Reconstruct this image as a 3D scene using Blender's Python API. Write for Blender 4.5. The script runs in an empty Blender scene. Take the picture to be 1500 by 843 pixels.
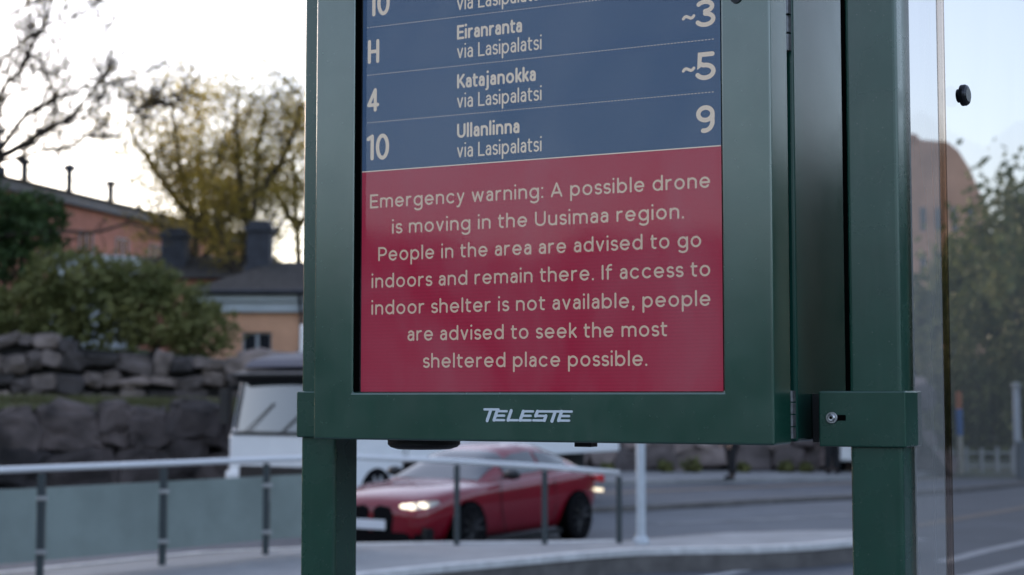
import bpy, bmesh, math, random
from mathutils import Vector, Matrix, noise as mnoise
R = math.radians
random.seed(11)
SC = bpy.context.scene
COL = SC.collection

# ------------------------------------------------------------------ camera, world, sun, exposure
F = 2350.0                       # focal length in pixels of the 1500 px wide photograph
EYE = 2.10
PITCH = math.atan((581 - 421.5) / F)
cam = bpy.data.cameras.new('camera')
cam.sensor_width = 36.0
cam.lens = 36.0 * F / 1500.0
cam.clip_start = 0.05
cam.clip_end = 8000
cam.dof.use_dof = True
cam.dof.focus_distance = 2.46
cam.dof.aperture_fstop = 5.6
camo = bpy.data.objects.new('camera', cam)
camo.location = (0, 0, EYE)
camo.rotation_euler = (R(90) + PITCH, 0, 0)
COL.objects.link(camo)
SC.camera = camo

SUN_EL, SUN_AZ = 8.0, -44.0      # azimuth from +Y, negative = towards the left of the picture
w = bpy.data.worlds.new('World')
SC.world = w
w.use_nodes = True
nt = w.node_tree
bg = nt.nodes['Background']
sky = nt.nodes.new('ShaderNodeTexSky')
sky.sky_type = 'NISHITA'
sky.sun_disc = False
sky.sun_elevation = R(SUN_EL)
sky.sun_rotation = R(SUN_AZ)
sky.air_density = 1.0
sky.dust_density = 1.8
sky.ozone_density = 2.6
# a veil of thin high cloud takes most of the blue out of the sky
hs = nt.nodes.new('ShaderNodeHueSaturation')
hs.inputs['Saturation'].default_value = 0.72
nt.links.new(sky.outputs[0], hs.inputs['Color'])
mxw = nt.nodes.new('ShaderNodeMix')
mxw.data_type = 'RGBA'
mxw.blend_type = 'MULTIPLY'
mxw.inputs[0].default_value = 1.0
mxw.inputs[7].default_value = (1.08, 0.985, 0.985, 1)
nt.links.new(hs.outputs[0], mxw.inputs[6])
nt.links.new(mxw.outputs[2], bg.inputs[0])
bg.inputs[1].default_value = 0.15

sl = bpy.data.lights.new('sun', 'SUN')
sl.energy = 0.7
sl.angle = R(4)
sl.color = (1.0, 0.80, 0.62)
so = bpy.data.objects.new('sun', sl)
sd = Vector((math.sin(R(SUN_AZ)) * math.cos(R(SUN_EL)), math.cos(R(SUN_AZ)) * math.cos(R(SUN_EL)), math.sin(R(SUN_EL))))
so.rotation_euler = (-sd).to_track_quat('-Z', 'Y').to_euler()
so.location = sd * 100
COL.objects.link(so)

SC.view_settings.view_transform = 'Standard'
SC.view_settings.look = 'None'
SC.view_settings.gamma = 1.0
SC.view_settings.use_curve_mapping = False
SC.view_settings.exposure = 2.22
EXP = 2 ** SC.view_settings.exposure
SC.render.engine = 'CYCLES'
SC.cycles.use_denoising = True
SC.cycles.max_bounces = 8
SC.cycles.transparent_max_bounces = 16
SC.cycles.caustics_reflective = False
SC.cycles.caustics_refractive = False

# ------------------------------------------------------------------ authoring helpers
def ray(px, py):
    u = (px - 750) / F
    v = (421.5 - py) / F
    c, s = math.cos(PITCH), math.sin(PITCH)
    return Vector((u, c - v * s, s + v * c))

def W(px, py, Y):                # world point seen at that pixel, at distance Y ahead
    r = ray(px, py)
    k = Y / r.y
    return Vector((r.x * k, Y, EYE + r.z * k))

def WG(px, py, z):               # where that line of sight meets the level z
    r = ray(px, py)
    k = (z - EYE) / r.z
    return Vector((r.x * k, r.y * k, z))

def tag(o, label=None, cat=None, group=None, kind=None):
    if label: o['label'] = label
    if cat: o['category'] = cat
    if group: o['group'] = group
    if kind: o['kind'] = kind
    return o

def empty(name, loc=(0, 0, 0), rz=0.0):
    o = bpy.data.objects.new(name, None)
    o.location = loc
    o.rotation_euler = (0, 0, rz)
    o.empty_display_size = 0.1
    COL.objects.link(o)
    return o

def link(name, bm, m, parent=None, smooth=False, bevel=0, subsurf=0, seg=2):
    me = bpy.data.meshes.new(name)
    bm.normal_update()
    bm.to_mesh(me)
    bm.free()
    if smooth:
        for p in me.polygons:
            p.use_smooth = True
    if m is not None:
        me.materials.append(m)
    o = bpy.data.objects.new(name, me)
    COL.objects.link(o)
    if parent is not None:
        o.parent = parent
    if bevel:
        md = o.modifiers.new('bevel', 'BEVEL')
        md.width = bevel
        md.segments = seg
        md.limit_method = 'ANGLE'
        md.angle_limit = R(40)
    if subsurf:
        md = o.modifiers.new('sub', 'SUBSURF')
        md.levels = subsurf
        md.render_levels = subsurf
    return o

def box(bm, x0, x1, y0, y1, z0, z1):
    vs = [bm.verts.new((x, y, z)) for x in (x0, x1) for y in (y0, y1) for z in (z0, z1)]
    for f in ((0, 1, 3, 2), (4, 6, 7, 5), (0, 4, 5, 1), (2, 3, 7, 6), (0, 2, 6, 4), (1, 5, 7, 3)):
        bm.faces.new([vs[i] for i in f])

def bxo(name, dims, m, parent=None, bevel=0, seg=2):
    bm = bmesh.new()
    box(bm, *dims)
    return link(name, bm, m, parent, bevel=bevel, seg=seg)

def prism(bm, poly, axis, a, b):
    """closed 2D outline extruded along axis ('x','y','z') from a to b"""
    def P(p, t):
        if axis == 'y': return (p[0], t, p[1])
        if axis == 'x': return (t, p[0], p[1])
        return (p[0], p[1], t)
    A = [bm.verts.new(P(p, a)) for p in poly]
    B = [bm.verts.new(P(p, b)) for p in poly]
    n = len(poly)
    bm.faces.new(A)
    bm.faces.new(B[::-1])
    for i in range(n):
        bm.faces.new((A[i], B[i], B[(i + 1) % n], A[(i + 1) % n]))
    bmesh.ops.recalc_face_normals(bm, faces=bm.faces[:])

def tube(bm, pts, radii, n=8, cap=True):
    rings = []
    pts = [Vector(p) for p in pts]
    for i, p in enumerate(pts):
        d = (pts[min(i + 1, len(pts) - 1)] - pts[max(i - 1, 0)])
        if d.length < 1e-9: d = Vector((0, 0, 1))
        d.normalize()
        a = d.orthogonal().normalized() if not rings else None
        if a is None:
            a = last - d * last.dot(d)
            a = a.normalized() if a.length > 1e-6 else d.orthogonal().normalized()
        last = a
        b = d.cross(a)
        r = radii[i] if hasattr(radii, '__len__') else radii
        rings.append([bm.verts.new(p + (a * math.cos(t) + b * math.sin(t)) * r) for t in [2 * math.pi * k / n for k in range(n)]])
    for i in range(len(rings) - 1):
        for k in range(n):
            bm.faces.new((rings[i][k], rings[i][(k + 1) % n], rings[i + 1][(k + 1) % n], rings[i + 1][k]))
    if cap:
        bm.faces.new(rings[0][::-1])
        bm.faces.new(rings[-1])

def lathe(bm, prof, c, axis='z', n=24):
    """prof: list of (radius, height along axis)"""
    c = Vector(c)
    rings = []
    for r, h in prof:
        ring = []
        for k in range(n):
            t = 2 * math.pi * k / n
            a, b = r * math.cos(t), r * math.sin(t)
            v = {'z': Vector((a, b, h)), 'y': Vector((a, h, b)), 'x': Vector((h, a, b))}[axis]
            ring.append(bm.verts.new(c + v))
        rings.append(ring)
    for i in range(len(rings) - 1):
        for k in range(n):
            bm.faces.new((rings[i][k], rings[i][(k + 1) % n], rings[i + 1][(k + 1) % n], rings[i + 1][k]))
    bm.faces.new(rings[0][::-1])
    bm.faces.new(rings[-1])
    bmesh.ops.recalc_face_normals(bm, faces=bm.faces[:])

# ------------------------------------------------------------------ materials
def mat(name, c, rough=0.6, metal=0.0, spec=0.5, var=0.0, vs=5.0, bump=0.0, bs=80.0, coat=0.0, c2=None, detail=5.0, aniso=None, bdist=0.01):
    m = bpy.data.materials.new(name)
    m.use_nodes = True
    t = m.node_tree
    p = t.nodes['Principled BSDF']
    p.inputs['Base Color'].default_value = (*c, 1)
    p.inputs['Roughness'].default_value = rough
    p.inputs['Metallic'].default_value = metal
    p.inputs['Specular IOR Level'].default_value = spec
    p.inputs['Coat Weight'].default_value = coat
    p.inputs['Coat Roughness'].default_value = 0.06
    tc = t.nodes.new('ShaderNodeTexCoord')
    src = tc.outputs['Object']
    if aniso:
        mp = t.nodes.new('ShaderNodeMapping')
        mp.inputs['Scale'].default_value = aniso
        t.links.new(src, mp.inputs[0])
        src = mp.outputs[0]
    if var or c2:
        nz = t.nodes.new('ShaderNodeTexNoise')
        nz.inputs['Scale'].default_value = vs
        nz.inputs['Detail'].default_value = detail
        nz.inputs['Roughness'].default_value = 0.62
        t.links.new(src, nz.inputs['Vector'])
        rp = t.nodes.new('ShaderNodeValToRGB')
        rp.color_ramp.elements[0].position = 0.34
        rp.color_ramp.elements[1].position = 0.66
        a = [max(0, x * (1 - var)) for x in c]
        b = [x * (1 + var) for x in c] if c2 is None else c2
        rp.color_ramp.elements[0].color = (*a, 1)
        rp.color_ramp.elements[1].color = (*b, 1)
        t.links.new(nz.outputs[0], rp.inputs[0])
        t.links.new(rp.outputs[0], p.inputs['Base Color'])
    if bump:
        n2 = t.nodes.new('ShaderNodeTexNoise')
        n2.inputs['Scale'].default_value = bs
        n2.inputs['Detail'].default_value = 4
        t.links.new(src, n2.inputs['Vector'])
        bp = t.nodes.new('ShaderNodeBump')
        bp.inputs['Strength'].default_value = bump
        bp.inputs['Distance'].default_value = bdist
        t.links.new(n2.outputs[0], bp.inputs['Height'])
        t.links.new(bp.outputs[0], p.inputs['Normal'])
    return m

def emis(name, c, k=1.0):
    m = bpy.data.materials.new(name)
    m.use_nodes = True
    t = m.node_tree
    t.nodes.remove(t.nodes['Principled BSDF'])
    e = t.nodes.new('ShaderNodeEmission')
    e.inputs[0].default_value = (*c, 1)
    e.inputs[1].default_value = k
    t.links.new(e.outputs[0], t.nodes['Material Output'].inputs[0])
    return m

def srgb(r, g, b):
    f = lambda x: (x / 12.92) if x <= 0.04045 else ((x + 0.055) / 1.055) ** 2.4
    return (f(r / 255), f(g / 255), f(b / 255))

def screen_mat(name, rgb):
    """a lit display: even light with the fine line raster of its panel"""
    m = bpy.data.materials.new(name)
    m.use_nodes = True
    t = m.node_tree
    t.nodes.remove(t.nodes['Principled BSDF'])
    e = t.nodes.new('ShaderNodeEmission')
    c = srgb(*rgb)
    e.inputs[0].default_value = (*c, 1)
    tc = t.nodes.new('ShaderNodeTexCoord')
    wv = t.nodes.new('ShaderNodeTexWave')
    wv.wave_type = 'BANDS'
    wv.bands_direction = 'Z'
    wv.inputs['Scale'].default_value = 56.0
    t.links.new(tc.outputs['Object'], wv.inputs[0])
    mr = t.nodes.new('ShaderNodeMapRange')
    mr.inputs[3].default_value = 0.92 / EXP
    mr.inputs[4].default_value = 1.07 / EXP
    t.links.new(wv.outputs[1], mr.inputs[0])
    t.links.new(mr.outputs[0], e.inputs[1])
    t.links.new(e.outputs[0], t.nodes['Material Output'].inputs[0])
    return m

def glass_mat(name, tint, rough=0.02, refl=0.5, dirt_haze=0.0, dirt_scale=9.0, milky=0.0, ds=(1, 1, 1)):
    """thin pane: clear tinted body, mirror reflection by angle, patches of dust and painted haze"""
    m = bpy.data.materials.new(name)
    m.use_nodes = True
    t = m.node_tree
    t.nodes.remove(t.nodes['Principled BSDF'])
    tr = t.nodes.new('ShaderNodeBsdfTransparent')
    tr.inputs[0].default_value = (*tint, 1)
    gl = t.nodes.new('ShaderNodeBsdfGlossy')
    gl.inputs['Roughness'].default_value = rough
    fr = t.nodes.new('ShaderNodeFresnel')
    fr.inputs[0].default_value = 1.5
    mu = t.nodes.new('ShaderNodeMath')
    mu.operation = 'MULTIPLY'
    mu.inputs[1].default_value = refl
    mu.use_clamp = True
    t.links.new(fr.outputs[0], mu.inputs[0])
    mx = t.nodes.new('ShaderNodeMixShader')
    t.links.new(mu.outputs[0], mx.inputs[0])
    t.links.new(tr.outputs[0], mx.inputs[1])
    t.links.new(gl.outputs[0], mx.inputs[2])
    out = mx.outputs[0]
    if dirt_haze or milky:
        df = t.nodes.new('ShaderNodeBsdfDiffuse')
        df.inputs[0].default_value = (0.55, 0.54, 0.52, 1)
        tc = t.nodes.new('ShaderNodeTexCoord')
        mp = t.nodes.new('ShaderNodeMapping')
        mp.inputs['Scale'].default_value = ds
        t.links.new(tc.outputs['Object'], mp.inputs[0])
        nz = t.nodes.new('ShaderNodeTexNoise')
        nz.inputs['Scale'].default_value = dirt_scale
        nz.inputs['Detail'].default_value = 7
        nz.inputs['Roughness'].default_value = 0.55
        nz.inputs['Distortion'].default_value = 0.6
        t.links.new(mp.outputs[0], nz.inputs['Vector'])
        mr = t.nodes.new('ShaderNodeMapRange')
        mr.inputs[1].default_value = 0.35
        mr.inputs[2].default_value = 0.75
        mr.inputs[3].default_value = milky
        mr.inputs[4].default_value = milky + dirt_haze
        t.links.new(nz.outputs[0], mr.inputs[0])
        m2 = t.nodes.new('ShaderNodeMixShader')
        t.links.new(mr.outputs[0], m2.inputs[0])
        t.links.new(out, m2.inputs[1])
        t.links.new(df.outputs[0], m2.inputs[2])
        out = m2.outputs[0]
    t.links.new(out, t.nodes['Material Output'].inputs[0])
    return m

M = {}
M['green'] = mat('green_paint', (0.009, 0.056, 0.036), 0.20, spec=1.0, var=0.10, vs=9, bump=0.03, bs=420, bdist=0.002)
M['green_side'] = mat('green_paint_smooth', (0.008, 0.052, 0.038), 0.22, spec=0.3, var=0.10, vs=7, bump=0.06, bs=300, bdist=0.002)
def wear(m, amt=.22):
    """weathered paint: faint run marks, dust specks and uneven gloss"""
    t = m.node_tree
    p = t.nodes['Principled BSDF']
    src = p.inputs['Base Color'].links[0].from_socket
    tc = t.nodes.new('ShaderNodeTexCoord')
    mp = t.nodes.new('ShaderNodeMapping'); mp.inputs['Scale'].default_value = (34, 34, 3.2)
    t.links.new(tc.outputs['Object'], mp.inputs[0])
    nz = t.nodes.new('ShaderNodeTexNoise'); nz.inputs['Scale'].default_value = 1.6; nz.inputs['Detail'].default_value = 6
    t.links.new(mp.outputs[0], nz.inputs['Vector'])
    mr = t.nodes.new('ShaderNodeMapRange'); mr.inputs[1].default_value = .52; mr.inputs[2].default_value = .80; mr.inputs[3].default_value = 0; mr.inputs[4].default_value = amt
    t.links.new(nz.outputs[0], mr.inputs[0])
    vo = t.nodes.new('ShaderNodeTexVoronoi'); vo.inputs['Scale'].default_value = 75
    t.links.new(tc.outputs['Object'], vo.inputs['Vector'])
    lt = t.nodes.new('ShaderNodeMath'); lt.operation = 'LESS_THAN'; lt.inputs[1].default_value = .085
    t.links.new(vo.outputs['Distance'], lt.inputs[0])
    ml = t.nodes.new('ShaderNodeMath'); ml.operation = 'MULTIPLY_ADD'; ml.inputs[1].default_value = .28
    t.links.new(lt.outputs[0], ml.inputs[0]); t.links.new(mr.outputs[0], ml.inputs[2])
    mx = t.nodes.new('ShaderNodeMix'); mx.data_type = 'RGBA'
    mx.inputs[7].default_value = (.16, .17, .155, 1)
    t.links.new(ml.outputs[0], mx.inputs[0]); t.links.new(src, mx.inputs[6]); t.links.new(mx.outputs[2], p.inputs['Base Color'])
    n2 = t.nodes.new('ShaderNodeTexNoise'); n2.inputs['Scale'].default_value = 13; n2.inputs['Detail'].default_value = 6
    t.links.new(tc.outputs['Object'], n2.inputs['Vector'])
    r0 = p.inputs['Roughness'].default_value
    m2 = t.nodes.new('ShaderNodeMapRange'); m2.inputs[1].default_value = .3; m2.inputs[2].default_value = .7; m2.inputs[3].default_value = r0 - .02; m2.inputs[4].default_value = r0 + .035
    t.links.new(n2.outputs[0], m2.inputs[0]); t.links.new(m2.outputs[0], p.inputs['Roughness'])
wear(M['green'], .09); wear(M['green_side'], .07)
for g_ in ('green',): M[g_].node_tree.nodes['Principled BSDF'].inputs['IOR'].default_value = 1.65
M['black'] = mat('black_plastic', (0.006, 0.006, 0.007), 0.5)
M['dark_gap'] = mat('rubber_and_gap_black', (0.003, 0.003, 0.003), 0.9, spec=0.0)  # rubber parts, and the black that stands in for dark gaps
M['steel'] = mat('steel', (0.45, 0.45, 0.46), 0.35, metal=1.0, var=0.15, vs=200)
SCR_BLUE, SCR_RED, SCR_TEXT, SCR_TEXT2 = (40, 64, 98), (124, 30, 56), (170, 164, 160), (160, 147, 140)
M['stud'] = mat('stud_metal', (0.02, 0.02, 0.025), 0.25, metal=.6)
M['logo'] = mat('pale_print', (0.62, 0.66, 0.70), 0.6)
M['asphalt'] = mat('asphalt', (0.075, 0.080, 0.092), 0.75, var=0.22, vs=0.7, bump=0.3, bs=60)
M['paving'] = mat('concrete_paving', (0.25, 0.247, 0.247), 0.8, var=0.14, vs=1.6, bump=0.2, bs=40)
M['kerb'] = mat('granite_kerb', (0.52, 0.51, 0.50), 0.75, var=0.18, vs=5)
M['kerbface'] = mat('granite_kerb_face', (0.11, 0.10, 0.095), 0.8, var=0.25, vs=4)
M['paint'] = mat('road_paint', (0.38, 0.38, 0.38), 0.7, var=0.2, vs=4)
M['ochre'] = mat('ochre_paint', (0.17, 0.125, 0.09), 0.7, var=0.2, vs=3)
M['earth'] = mat('earth', (0.06, 0.055, 0.035), 0.95, var=0.4, vs=0.6, c2=(0.06, 0.085, 0.03))

# ------------------------------------------------------------------ the setting: ground, roads, island
def sheet(name, poly, z, m, kind='structure'):
    bm = bmesh.new()
    bm.faces.new([bm.verts.new((p[0], p[1], z)) for p in poly])
    bmesh.ops.recalc_face_normals(bm, faces=bm.faces[:])
    for f in bm.faces:
        if f.normal.z < 0: f.normal_flip()
    return tag(link(name, bm, m), kind=kind)

sheet('ground', [(-3000, -3000), (3000, -3000), (3000, 3000), (-3000, 3000)], -0.02, M['earth'])
sheet('road', [(-70, 7), (90, 7), (90, 44), (9, 41.2), (-70, 38)], 0.0, M['asphalt'])

# pavement under the shelter, where the photograph is taken from
bm = bmesh.new(); box(bm, -8, 12, -12, 6.6, -0.01, 0.14)
tag(link('pavement', bm, M['asphalt'], bevel=0.02), kind='structure')

ISL = 0.27
near = [WG(-260, 930, ISL), WG(-60, 905, ISL), WG(200, 880, ISL), WG(380, 866, ISL), WG(525, 843, ISL), WG(640, 831, ISL), WG(740, 822, ISL), WG(850, 812, ISL), WG(930, 806.5, ISL), WG(1010, 804.5, ISL), WG(1100, 803.5, ISL), WG(1190, 799, ISL), WG(1260, 792, ISL), WG(1330, 784, ISL)]
far = [WG(1330, 777, ISL), WG(1225, 776, ISL), WG(1150, 777, ISL), WG(1050, 780, ISL), WG(960, 787, ISL), WG(900, 792, ISL), WG(800, 794, ISL), WG(660, 795, ISL), WG(525, 797, ISL), WG(439, 803, ISL), WG(300, 809, ISL), WG(100, 829, ISL), WG(-60, 846, ISL), WG(-260, 866, ISL)]
isl = [(p.x, p.y) for p in near + far]
bm = bmesh.new()
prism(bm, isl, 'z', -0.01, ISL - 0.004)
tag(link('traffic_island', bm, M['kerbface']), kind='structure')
# paved top and pale kerb line
def inset(poly, d):
    out = []
    n = len(poly)
    for i in range(n):
        a, b, c = Vector(poly[i - 1]), Vector(poly[i]), Vector(poly[(i + 1) % n])
        t = ((b - a).normalized() + (c - b).normalized()).normalized()
        nrm = Vector((-t.y, t.x))
        out.append((b.x + nrm.x * d, b.y + nrm.y * d))
    return out
sheet('island_paving', inset(isl, 0.16), ISL + 0.004, M['paving'])
def strip(name, pts, wd, z, h, m, kind='structure'):
    """ribbon of width wd along a polyline, h thick"""
    bm = bmesh.new()
    V = []
    for i, p in enumerate(pts):
        a = Vector(pts[max(i - 1, 0)]).to_2d() if False else Vector((pts[max(i - 1, 0)][0], pts[max(i - 1, 0)][1]))
        b = Vector((pts[min(i + 1, len(pts) - 1)][0], pts[min(i + 1, len(pts) - 1)][1]))
        t = (b - a).normalized()
        nn = Vector((-t.y, t.x))
        q = Vector((p[0], p[1]))
        l, r = q + nn * wd / 2, q - nn * wd / 2
        V.append([bm.verts.new((l.x, l.y, z)), bm.verts.new((r.x, r.y, z)), bm.verts.new((r.x, r.y, z + h)), bm.verts.new((l.x, l.y, z + h))])
    for i in range(len(V) - 1):
        for k in range(4):
            bm.faces.new((V[i][k], V[i][(k + 1) % 4], V[i + 1][(k + 1) % 4], V[i + 1][k]))
    bm.faces.new(V[0]); bm.faces.new(V[-1][::-1])
    bmesh.ops.recalc_face_normals(bm, faces=bm.faces[:])
    return tag(link(name, bm, m), kind=kind)
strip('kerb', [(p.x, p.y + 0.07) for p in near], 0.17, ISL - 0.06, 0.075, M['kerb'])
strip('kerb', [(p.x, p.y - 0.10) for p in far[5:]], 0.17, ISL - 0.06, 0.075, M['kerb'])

# far kerbs and lines on the road to the right
def gline(name, px, z, wd, h, m):
    pts = [WG(x, y, z) for x, y in px]
    return strip(name, [(p.x, p.y) for p in pts], wd, z, h, m)
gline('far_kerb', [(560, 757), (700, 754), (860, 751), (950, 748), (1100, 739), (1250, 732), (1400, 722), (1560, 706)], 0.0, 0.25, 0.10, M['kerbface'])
gline('road_line', [(600, 731), (850, 724), (1050, 716), (1250, 708), (1400, 700)], 0.004, 0.45, 0.004, M['ochre'])
gline('road_line', [(960, 768), (1100, 762), (1245, 755)], 0.004, 0.30, 0.004, mat('worn_paint', (0.16, 0.16, 0.165), .8, var=.4, vs=2))
gline('road_line', [(1010, 850), (1130, 829), (1250, 806)], 0.004, 0.14, 0.004, M['paint'])
gline('road_line', [(1170, 806), (1250, 797), (1340, 789)], 0.004, 0.5, 0.004, M['paint'])
gline('road_line', [(1340, 771), (1410, 759), (1500, 744), (1600, 727)], 0.004, 0.26, 0.004, M['ochre'])
gline('road_line', [(1380, 824), (1440, 808), (1500, 795), (1600, 772)], 0.004, 0.22, 0.004, M['paint'])
gline('road_line', [(1360, 858), (1430, 843), (1500, 826), (1600, 800)], 0.004, 0.26, 0.004, M['paint'])
# pavement at the foot of the far wall
pv = [WG(560, 716, 0), WG(900, 712, 0), WG(1250, 704, 0), WG(1340, 700, 0)]
bm = bmesh.new()
prism(bm, [(p.x, p.y) for p in pv] + [(11.5, 43.6), (-6, 43.6)], 'z', -0.01, 0.12)
tag(link('far_pavement', bm, M['paving']), kind='structure')

# hill behind the walls, left
def terrain():
    bm = bmesh.new()
    nx, ny = 90, 60
    x0, x1, y0, y1 = -110, 12, 42.5, 170
    g = []
    for j in range(ny + 1):
        row = []
        for i in range(nx + 1):
            x = x0 + (x1 - x0) * i / nx
            y = y0 + (y1 - y0) * j / ny
            b = 2.75 + 3.2 * min(1, max(0, (y - 50) / 35)) + 2.5 * min(1, max(0, (-x - 8) / 40))
            b += mnoise.noise(Vector((x * .11, y * .11, 3))) * .35
            ed = min(1, (12 - x) / 4)
            row.append(bm.verts.new((x, y, -0.5 + (b + .5) * max(0, ed) ** .6)))
        g.append(row)
    for j in range(ny):
        for i in range(nx):
            bm.faces.new((g[j][i], g[j][i + 1], g[j + 1][i + 1], g[j + 1][i]))
    return tag(link('hill', bm, M['earth'], smooth=True), kind='structure')
terrain()
# unseen slope added far left to keep the low sun off the scene
def rise():
    bm = bmesh.new(); g = []
    nx = 70
    m = mat('unseen_slope', (0.012, 0.020, 0.010), 0.95, spec=.1, var=.5, vs=.3)
    for i in range(nx + 1):
        az = -100 + 78 * i / nx
        row = []
        for d, h in ((62, 2.0), (74, 9), (90, 16.5), (120, 19)):
            e = min(1, (-20 - az) / 8) if az > -28 else 1
            hh = h * max(.12, e) * (1 + .10 * mnoise.noise(Vector((i * .3, d * .1, 5)))) + .5 * mnoise.noise(Vector((i * .9, d * .3, 8)))
            row.append(bm.verts.new((math.sin(R(az)) * d, math.cos(R(az)) * d, hh)))
        g.append(row)
    for i in range(nx):
        for k in range(3): bm.faces.new((g[i][k], g[i + 1][k], g[i + 1][k + 1], g[i][k + 1]))
    bmesh.ops.recalc_face_normals(bm, faces=bm.faces[:])
    return tag(link('sun_block_slope', bm, m, smooth=True), kind='structure')
rise()
# wooded ridge across the street behind the photographer (seen mirrored in the display glass and paint)
def ridge():
    bm = bmesh.new()
    m = mat('woodland', (0.008, 0.017, 0.010), 0.95, spec=.1, var=0.5, vs=0.35)
    g = []
    nx = 220
    for i in range(nx + 1):
        a = R(-175 + 240 * i / nx)
        row = []
        for (d, h) in ((56, 0), (58, 5.2), (62, 8.4), (72, 9.2)):
            hh = h * (1 + 0.16 * mnoise.noise(Vector((i * .13, d * .2, 1)))) + (0.9 * mnoise.noise(Vector((i * .55, 0, 7))) if h > 3 else 0)
            hh *= 1 + .45 * min(1, max(0, (math.degrees(a) + 30) / 50))
            row.append(bm.verts.new((math.cos(a) * d, math.sin(a) * d, hh - .02)))
        g.append(row)
    for i in range(nx):
        for k in range(3):
            bm.faces.new((g[i][k], g[i][k + 1], g[i + 1][k + 1], g[i + 1][k]))
    return tag(link('hill_ridge', bm, m, smooth=True), kind='structure')
ridge()

# ------------------------------------------------------------------ stone walls
M['stone_up'] = mat('granite_upper', (0.112, 0.095, 0.088), 0.95, var=0.5, vs=1.4, bump=0.5, bs=6, bdist=.05)
M['stone_low'] = mat('granite_lower', (0.060, 0.050, 0.048), 0.9, var=0.6, vs=1.1, bump=0.5, bs=5, bdist=.05)
M['stone_far'] = mat('granite_far', (0.17, 0.145, 0.14), 0.9, var=0.4, vs=1.3, bump=0.5, bs=6, bdist=.05)
M['mortar'] = mat('dark_joint', (0.02, 0.018, 0.018), 0.95)
def per_stone(m, lo, hi, tint):
    t = m.node_tree
    p = t.nodes['Principled BSDF']
    src = p.inputs['Base Color'].links[0].from_socket
    g = t.nodes.new('ShaderNodeNewGeometry')
    rp = t.nodes.new('ShaderNodeValToRGB')
    rp.color_ramp.elements[0].color = (lo, lo, lo * 1.08, 1)
    rp.color_ramp.elements[1].color = (hi * tint[0], hi * tint[1], hi * tint[2], 1)
    t.links.new(g.outputs['Random Per Island'], rp.inputs[0])
    mx = t.nodes.new('ShaderNodeMix'); mx.data_type = 'RGBA'; mx.blend_type = 'MULTIPLY'; mx.inputs[0].default_value = 1
    t.links.new(src, mx.inputs[6]); t.links.new(rp.outputs[0], mx.inputs[7])
    t.links.new(mx.outputs[2], p.inputs['Base Color'])
for k_ in ('stone_up', 'stone_low', 'stone_far'): per_stone(M[k_], .35, 1.55, (1.06, .97, .92))
def boulder(bm, c, sx, sy, sz, seed, sub=2, crag=0.0):
    r = bmesh.ops.create_icosphere(bm, subdivisions=sub, radius=1.0)
    rot = Matrix.Rotation(random.uniform(-.3, .3), 3, 'Y')
    for v in r['verts']:
        d = v.co.copy()
        # squarish, faceted
        q = Vector([math.copysign(abs(k) ** 0.50, k) for k in d])
        q *= 1 + 0.30 * mnoise.noise(d * 3.4 + Vector((seed * .3, 0, seed))) * .6 + 0.34 * mnoise.noise(d * 1.7 + Vector((seed, seed * .7, 0)))
        q *= 1 + crag * mnoise.noise(d * 6.5 + Vector((seed, 1, seed))) + crag * .7 * mnoise.cell(d * 2.6 + Vector((seed, seed, 0)))
        q = Vector((q.x * sx, q.y * sy, q.z * sz))
        v.co = rot @ q + Vector(c)
def stone_wall(name, p0, p1, z0, z1a, z1b, hrow, m, label, cat='stone wall', var=.35, depth=.5, sub=2, crag=.04):
    """boulder wall from p0 to p1 (xy); top runs from z1a to z1b"""
    p0, p1 = Vector((p0[0], p0[1], 0)), Vector((p1[0], p1[1], 0))
    L = (p1 - p0).length
    root = empty(name, (p0.x, p0.y, z0), math.atan2(p1.y - p0.y, p1.x - p0.x))
    bm = bmesh.new()
    z = 0
    while True:
        x = random.uniform(-.3, 0)
        top = max(z1a, z1b) - z0
        hr = hrow * random.uniform(.75, 1.2)
        if z + hr * .55 > top: break
        while x < L:
            wd = hr * random.uniform(.7, 1.7)
            xc = x + wd / 2
            lim = (z1a + (z1b - z1a) * min(1, max(0, xc / L))) - z0
            hh = hr * random.uniform(1 - var, 1.12)
            if z + hh * .6 < lim:
                boulder(bm, (xc, random.uniform(-.05, .12), z + hr / 2 + random.uniform(-.22, .22) * hr), wd * .56, depth * random.uniform(.8, 1.05), hh * .58, random.uniform(0, 99), sub, crag)
            x += wd * .97
        z += hr * .93
    link('stones', bm, m, root, smooth=False)
    bm = bmesh.new()
    V = [(0, z0 * 0), (L, 0), (L, max(.2, z1b - z0 - .12)), (0, max(.2, z1a - z0 - .12))]
    prism(bm, V, 'y', 0.14, depth + .5)
    link('backing', bm, M['mortar'], root)
    tag(root, label, cat)
    return root
a, b = W(-330, 590, 36.2), W(520, 600, 38.4)
stone_wall('stone_wall', (a.x, a.y), (b.x, b.y), 0, 1.90, 1.66, 0.92, M['stone_low'], 'low wall of big dark boulders along the road behind the glass fence', var=.15, depth=.55, sub=3, crag=.09)
a, b = W(-330, 480, 39.6), W(520, 560, 41.6)
stone_wall('stone_wall', (a.x, a.y), (b.x, b.y), 1.3, 3.92, 2.95, 0.50, M['stone_up'], 'upper wall of rounded grey boulders on the grassy ledge below the bush', var=.6, depth=.4)
a, b = W(540, 640, 43.2), W(1345, 600, 43.4)
stone_wall('stone_wall', (a.x, a.y), (b.x, b.y), 0.1, 2.9, 2.9, 0.62, M['stone_far'], 'brownish stone wall behind the road, seen under the display', var=.3, depth=.4)
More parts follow.
